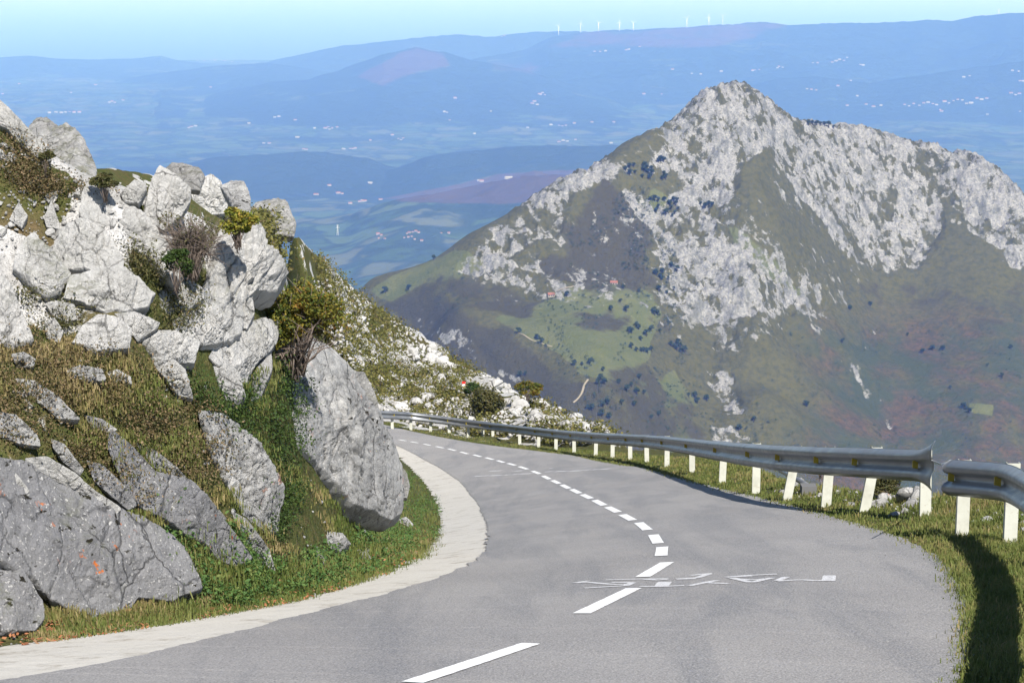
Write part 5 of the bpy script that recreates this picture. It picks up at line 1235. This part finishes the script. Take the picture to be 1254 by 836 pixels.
# wind turbines on the skyline
def turbine(px, py, hpx, label, d0=None):
    t_ = on_tab([(px, y) for y in np.arange(py-3, py+8, .5)], RC, AC, CZ, 4410, 27400, 2500); ok = np.isfinite(t_).all(1)
    p = t_[ok][0] if ok.any() else at(px, py, 19000); d = np.linalg.norm(p); H = hpx/FPX*d
    root = thing('wind_turbine', p); tag(root, label, 'wind turbine', 'wind turbines along the far ridge')
    V, F = tube([(0, 0, -6), (0, 0, H*.5), (0, 0, H)], np.array([3.6, 3.0, 2.2]), 8); mk('tower', V+p, F, WHITE, root)
    V, F = box(0, 1.5, H+1, 4, 10, 4); mk('nacelle', V+p, F, WHITE, root)
    a0 = random.uniform(0, 2.1)
    for k in range(3):
        a = a0+k*2.094; dx, dz = math.sin(a), math.cos(a); L_ = H*.48
        pts = [(0, -4, H+1), (dx*L_*.3, -4.3, H+1+dz*L_*.3), (dx*L_, -4, H+1+dz*L_)]; V, F = tube(pts, np.array([1.3, 1.9, .5]), 5); mk('blade', V+p, F, WHITE, root)
    return root
names = ['leftmost', 'second from the left', 'third from the left', 'fourth from the left', 'fifth from the left']
for k, (x, y, h) in enumerate(((684, 46, 11), (711, 43, 11), (733, 40, 10), (758.5, 41, 10), (775.5, 40.5, 9))):
    turbine(x, y, h, f'white wind turbine, {names[k]} of the five in the main row')
for x, y, h, l in ((841, 37, 11, 'left one of the three nearly above the summit'), (868, 34, 10, 'middle one of the three nearly above the summit'), (885, 30, 11, 'right one of the three nearly above the summit'), (1223, 18, 5, 'alone far right on the skyline')): turbine(x, y, h, 'white wind turbine, '+l)
# lattice pylon on the mid ridge
p = on_land([(413.5, 288)])[0]; H = 34.; root = thing('power_pylon', p); tag(root, 'grey lattice power pylon on the mid ridge left of the hamlet', 'pylon')
for sx in (-1, 1):
    for sy in (-1, 1):
        V, F = tube([(sx*3, sy*3, -1), (sx*1.3, sy*1.3, H*.6), (sx*.4, sy*.4, H)], np.array([.35, .3, .2]), 4); mk('leg', V+p, F, WHITE, root)
parts = []
for k in range(7):
    z0, z1_ = H*k/8, H*(k+1)/8; w0, w1_ = 3-2.5*z0/H, 3-2.5*z1_/H
    for s_ in (-1, 1): parts += [tube([(-w0*s_, -w0, z0), (w1_*s_, -w1_, z1_)], .16, 3), tube([(-w0*s_, w0, z0), (w1_*s_, w1_, z1_)], .16, 3)]
V, F = join(parts); mk('bracing', V+p, F, WHITE, root)
for z, w in ((H*.7, 7), (H*.84, 5.5), (H*.96, 4)): V, F = tube([(-w, 0, z), (0, 0, z+.8), (w, 0, z)], np.array([.15, .4, .15]), 4); mk('cross_arm', V+p, F, WHITE, root)
# pale dirt track on the mountain meadow
def track(L, w):
    P = on_tab(L, RM, AM, MZ, 400, 5000); P = P[np.isfinite(P).all(1)]; Q_ = smooth(resample(P[:, :2], 3.), 4); t = np.gradient(Q_, axis=0); t /= np.linalg.norm(t, axis=1)[:, None]; n_ = np.stack([-t[:, 1], t[:, 0]], -1)
    s = np.linspace(-.5, .5, 4); G = Q_[:, None]+n_[:, None]*(w*s)[None, :, None]*(1+.3*noise(Q_, .1, 3))[:, None, None]
    z = tabz(G[..., 0], G[..., 1], RM, AM, MZ)+.6; o = mk('path', np.concatenate([G, z[..., None]], -1).reshape(-1, 3), gridF(len(Q_), 4), plain('dirt', (.27, .23, .16))); tag(o, kind='structure')
track(zz7([(865,635),(880,625),(905,600),(905,575),(915,550),(925,540)]), 2); track(zz7([(800,185),(820,175),(860,172),(870,165)]), 1.4); track(zz7([(630,350),(700,385),(780,410)]), 1.)

# ------------------------------------------------------------------ small things near the road
t_ = dh(568, 474); p = at(568, 476, t_-.3); root = thing('boundary_marker', p); tag(root, 'small red-topped white marker post among the rocks, upper left of the round olive bush', 'marker')
s_ = t_/FPX*.62; V, F = box(0, 0, 5.*s_, 5.2*s_, 4*s_, 12*s_); mk('body', V+p, F, WHITE, root, smooth=False)
V, F = box(0, 0, 12.6*s_, 6.4*s_, 5*s_, 3.8*s_); mk('cap', V+p, F, RED, root, smooth=False)
a, b = at(955, 575, 30), at(989, 594, 27.5)
V, F = tube([a, a+(b-a)*.5, b], .035, 8); o = mk('metal_pole', V, F, steel); tag(o, 'thin grey steel pole slanting down behind the guardrail posts', 'pole')
pb = at(990, 598, 27.4); V, F = box(0, 0, -.2, .2, .2, .5); 
nbk = plain('old_concrete', (.13, .13, .13)); o = mk('concrete_block', V+pb, F, nbk, smooth=False); tag(o, 'dark concrete stub block that the slanting steel pole rests on', 'block')
a, b = at(1141, 563.5, 18.3), at(1162, 565, 20.6); V, F = tube([a, (a+b)/2-[0, 0, .03], b], .007, 5); o = mk('steel_cable', V, F, steel); tag(o, 'thin steel cable spanning the gap between the two guardrails', 'cable')
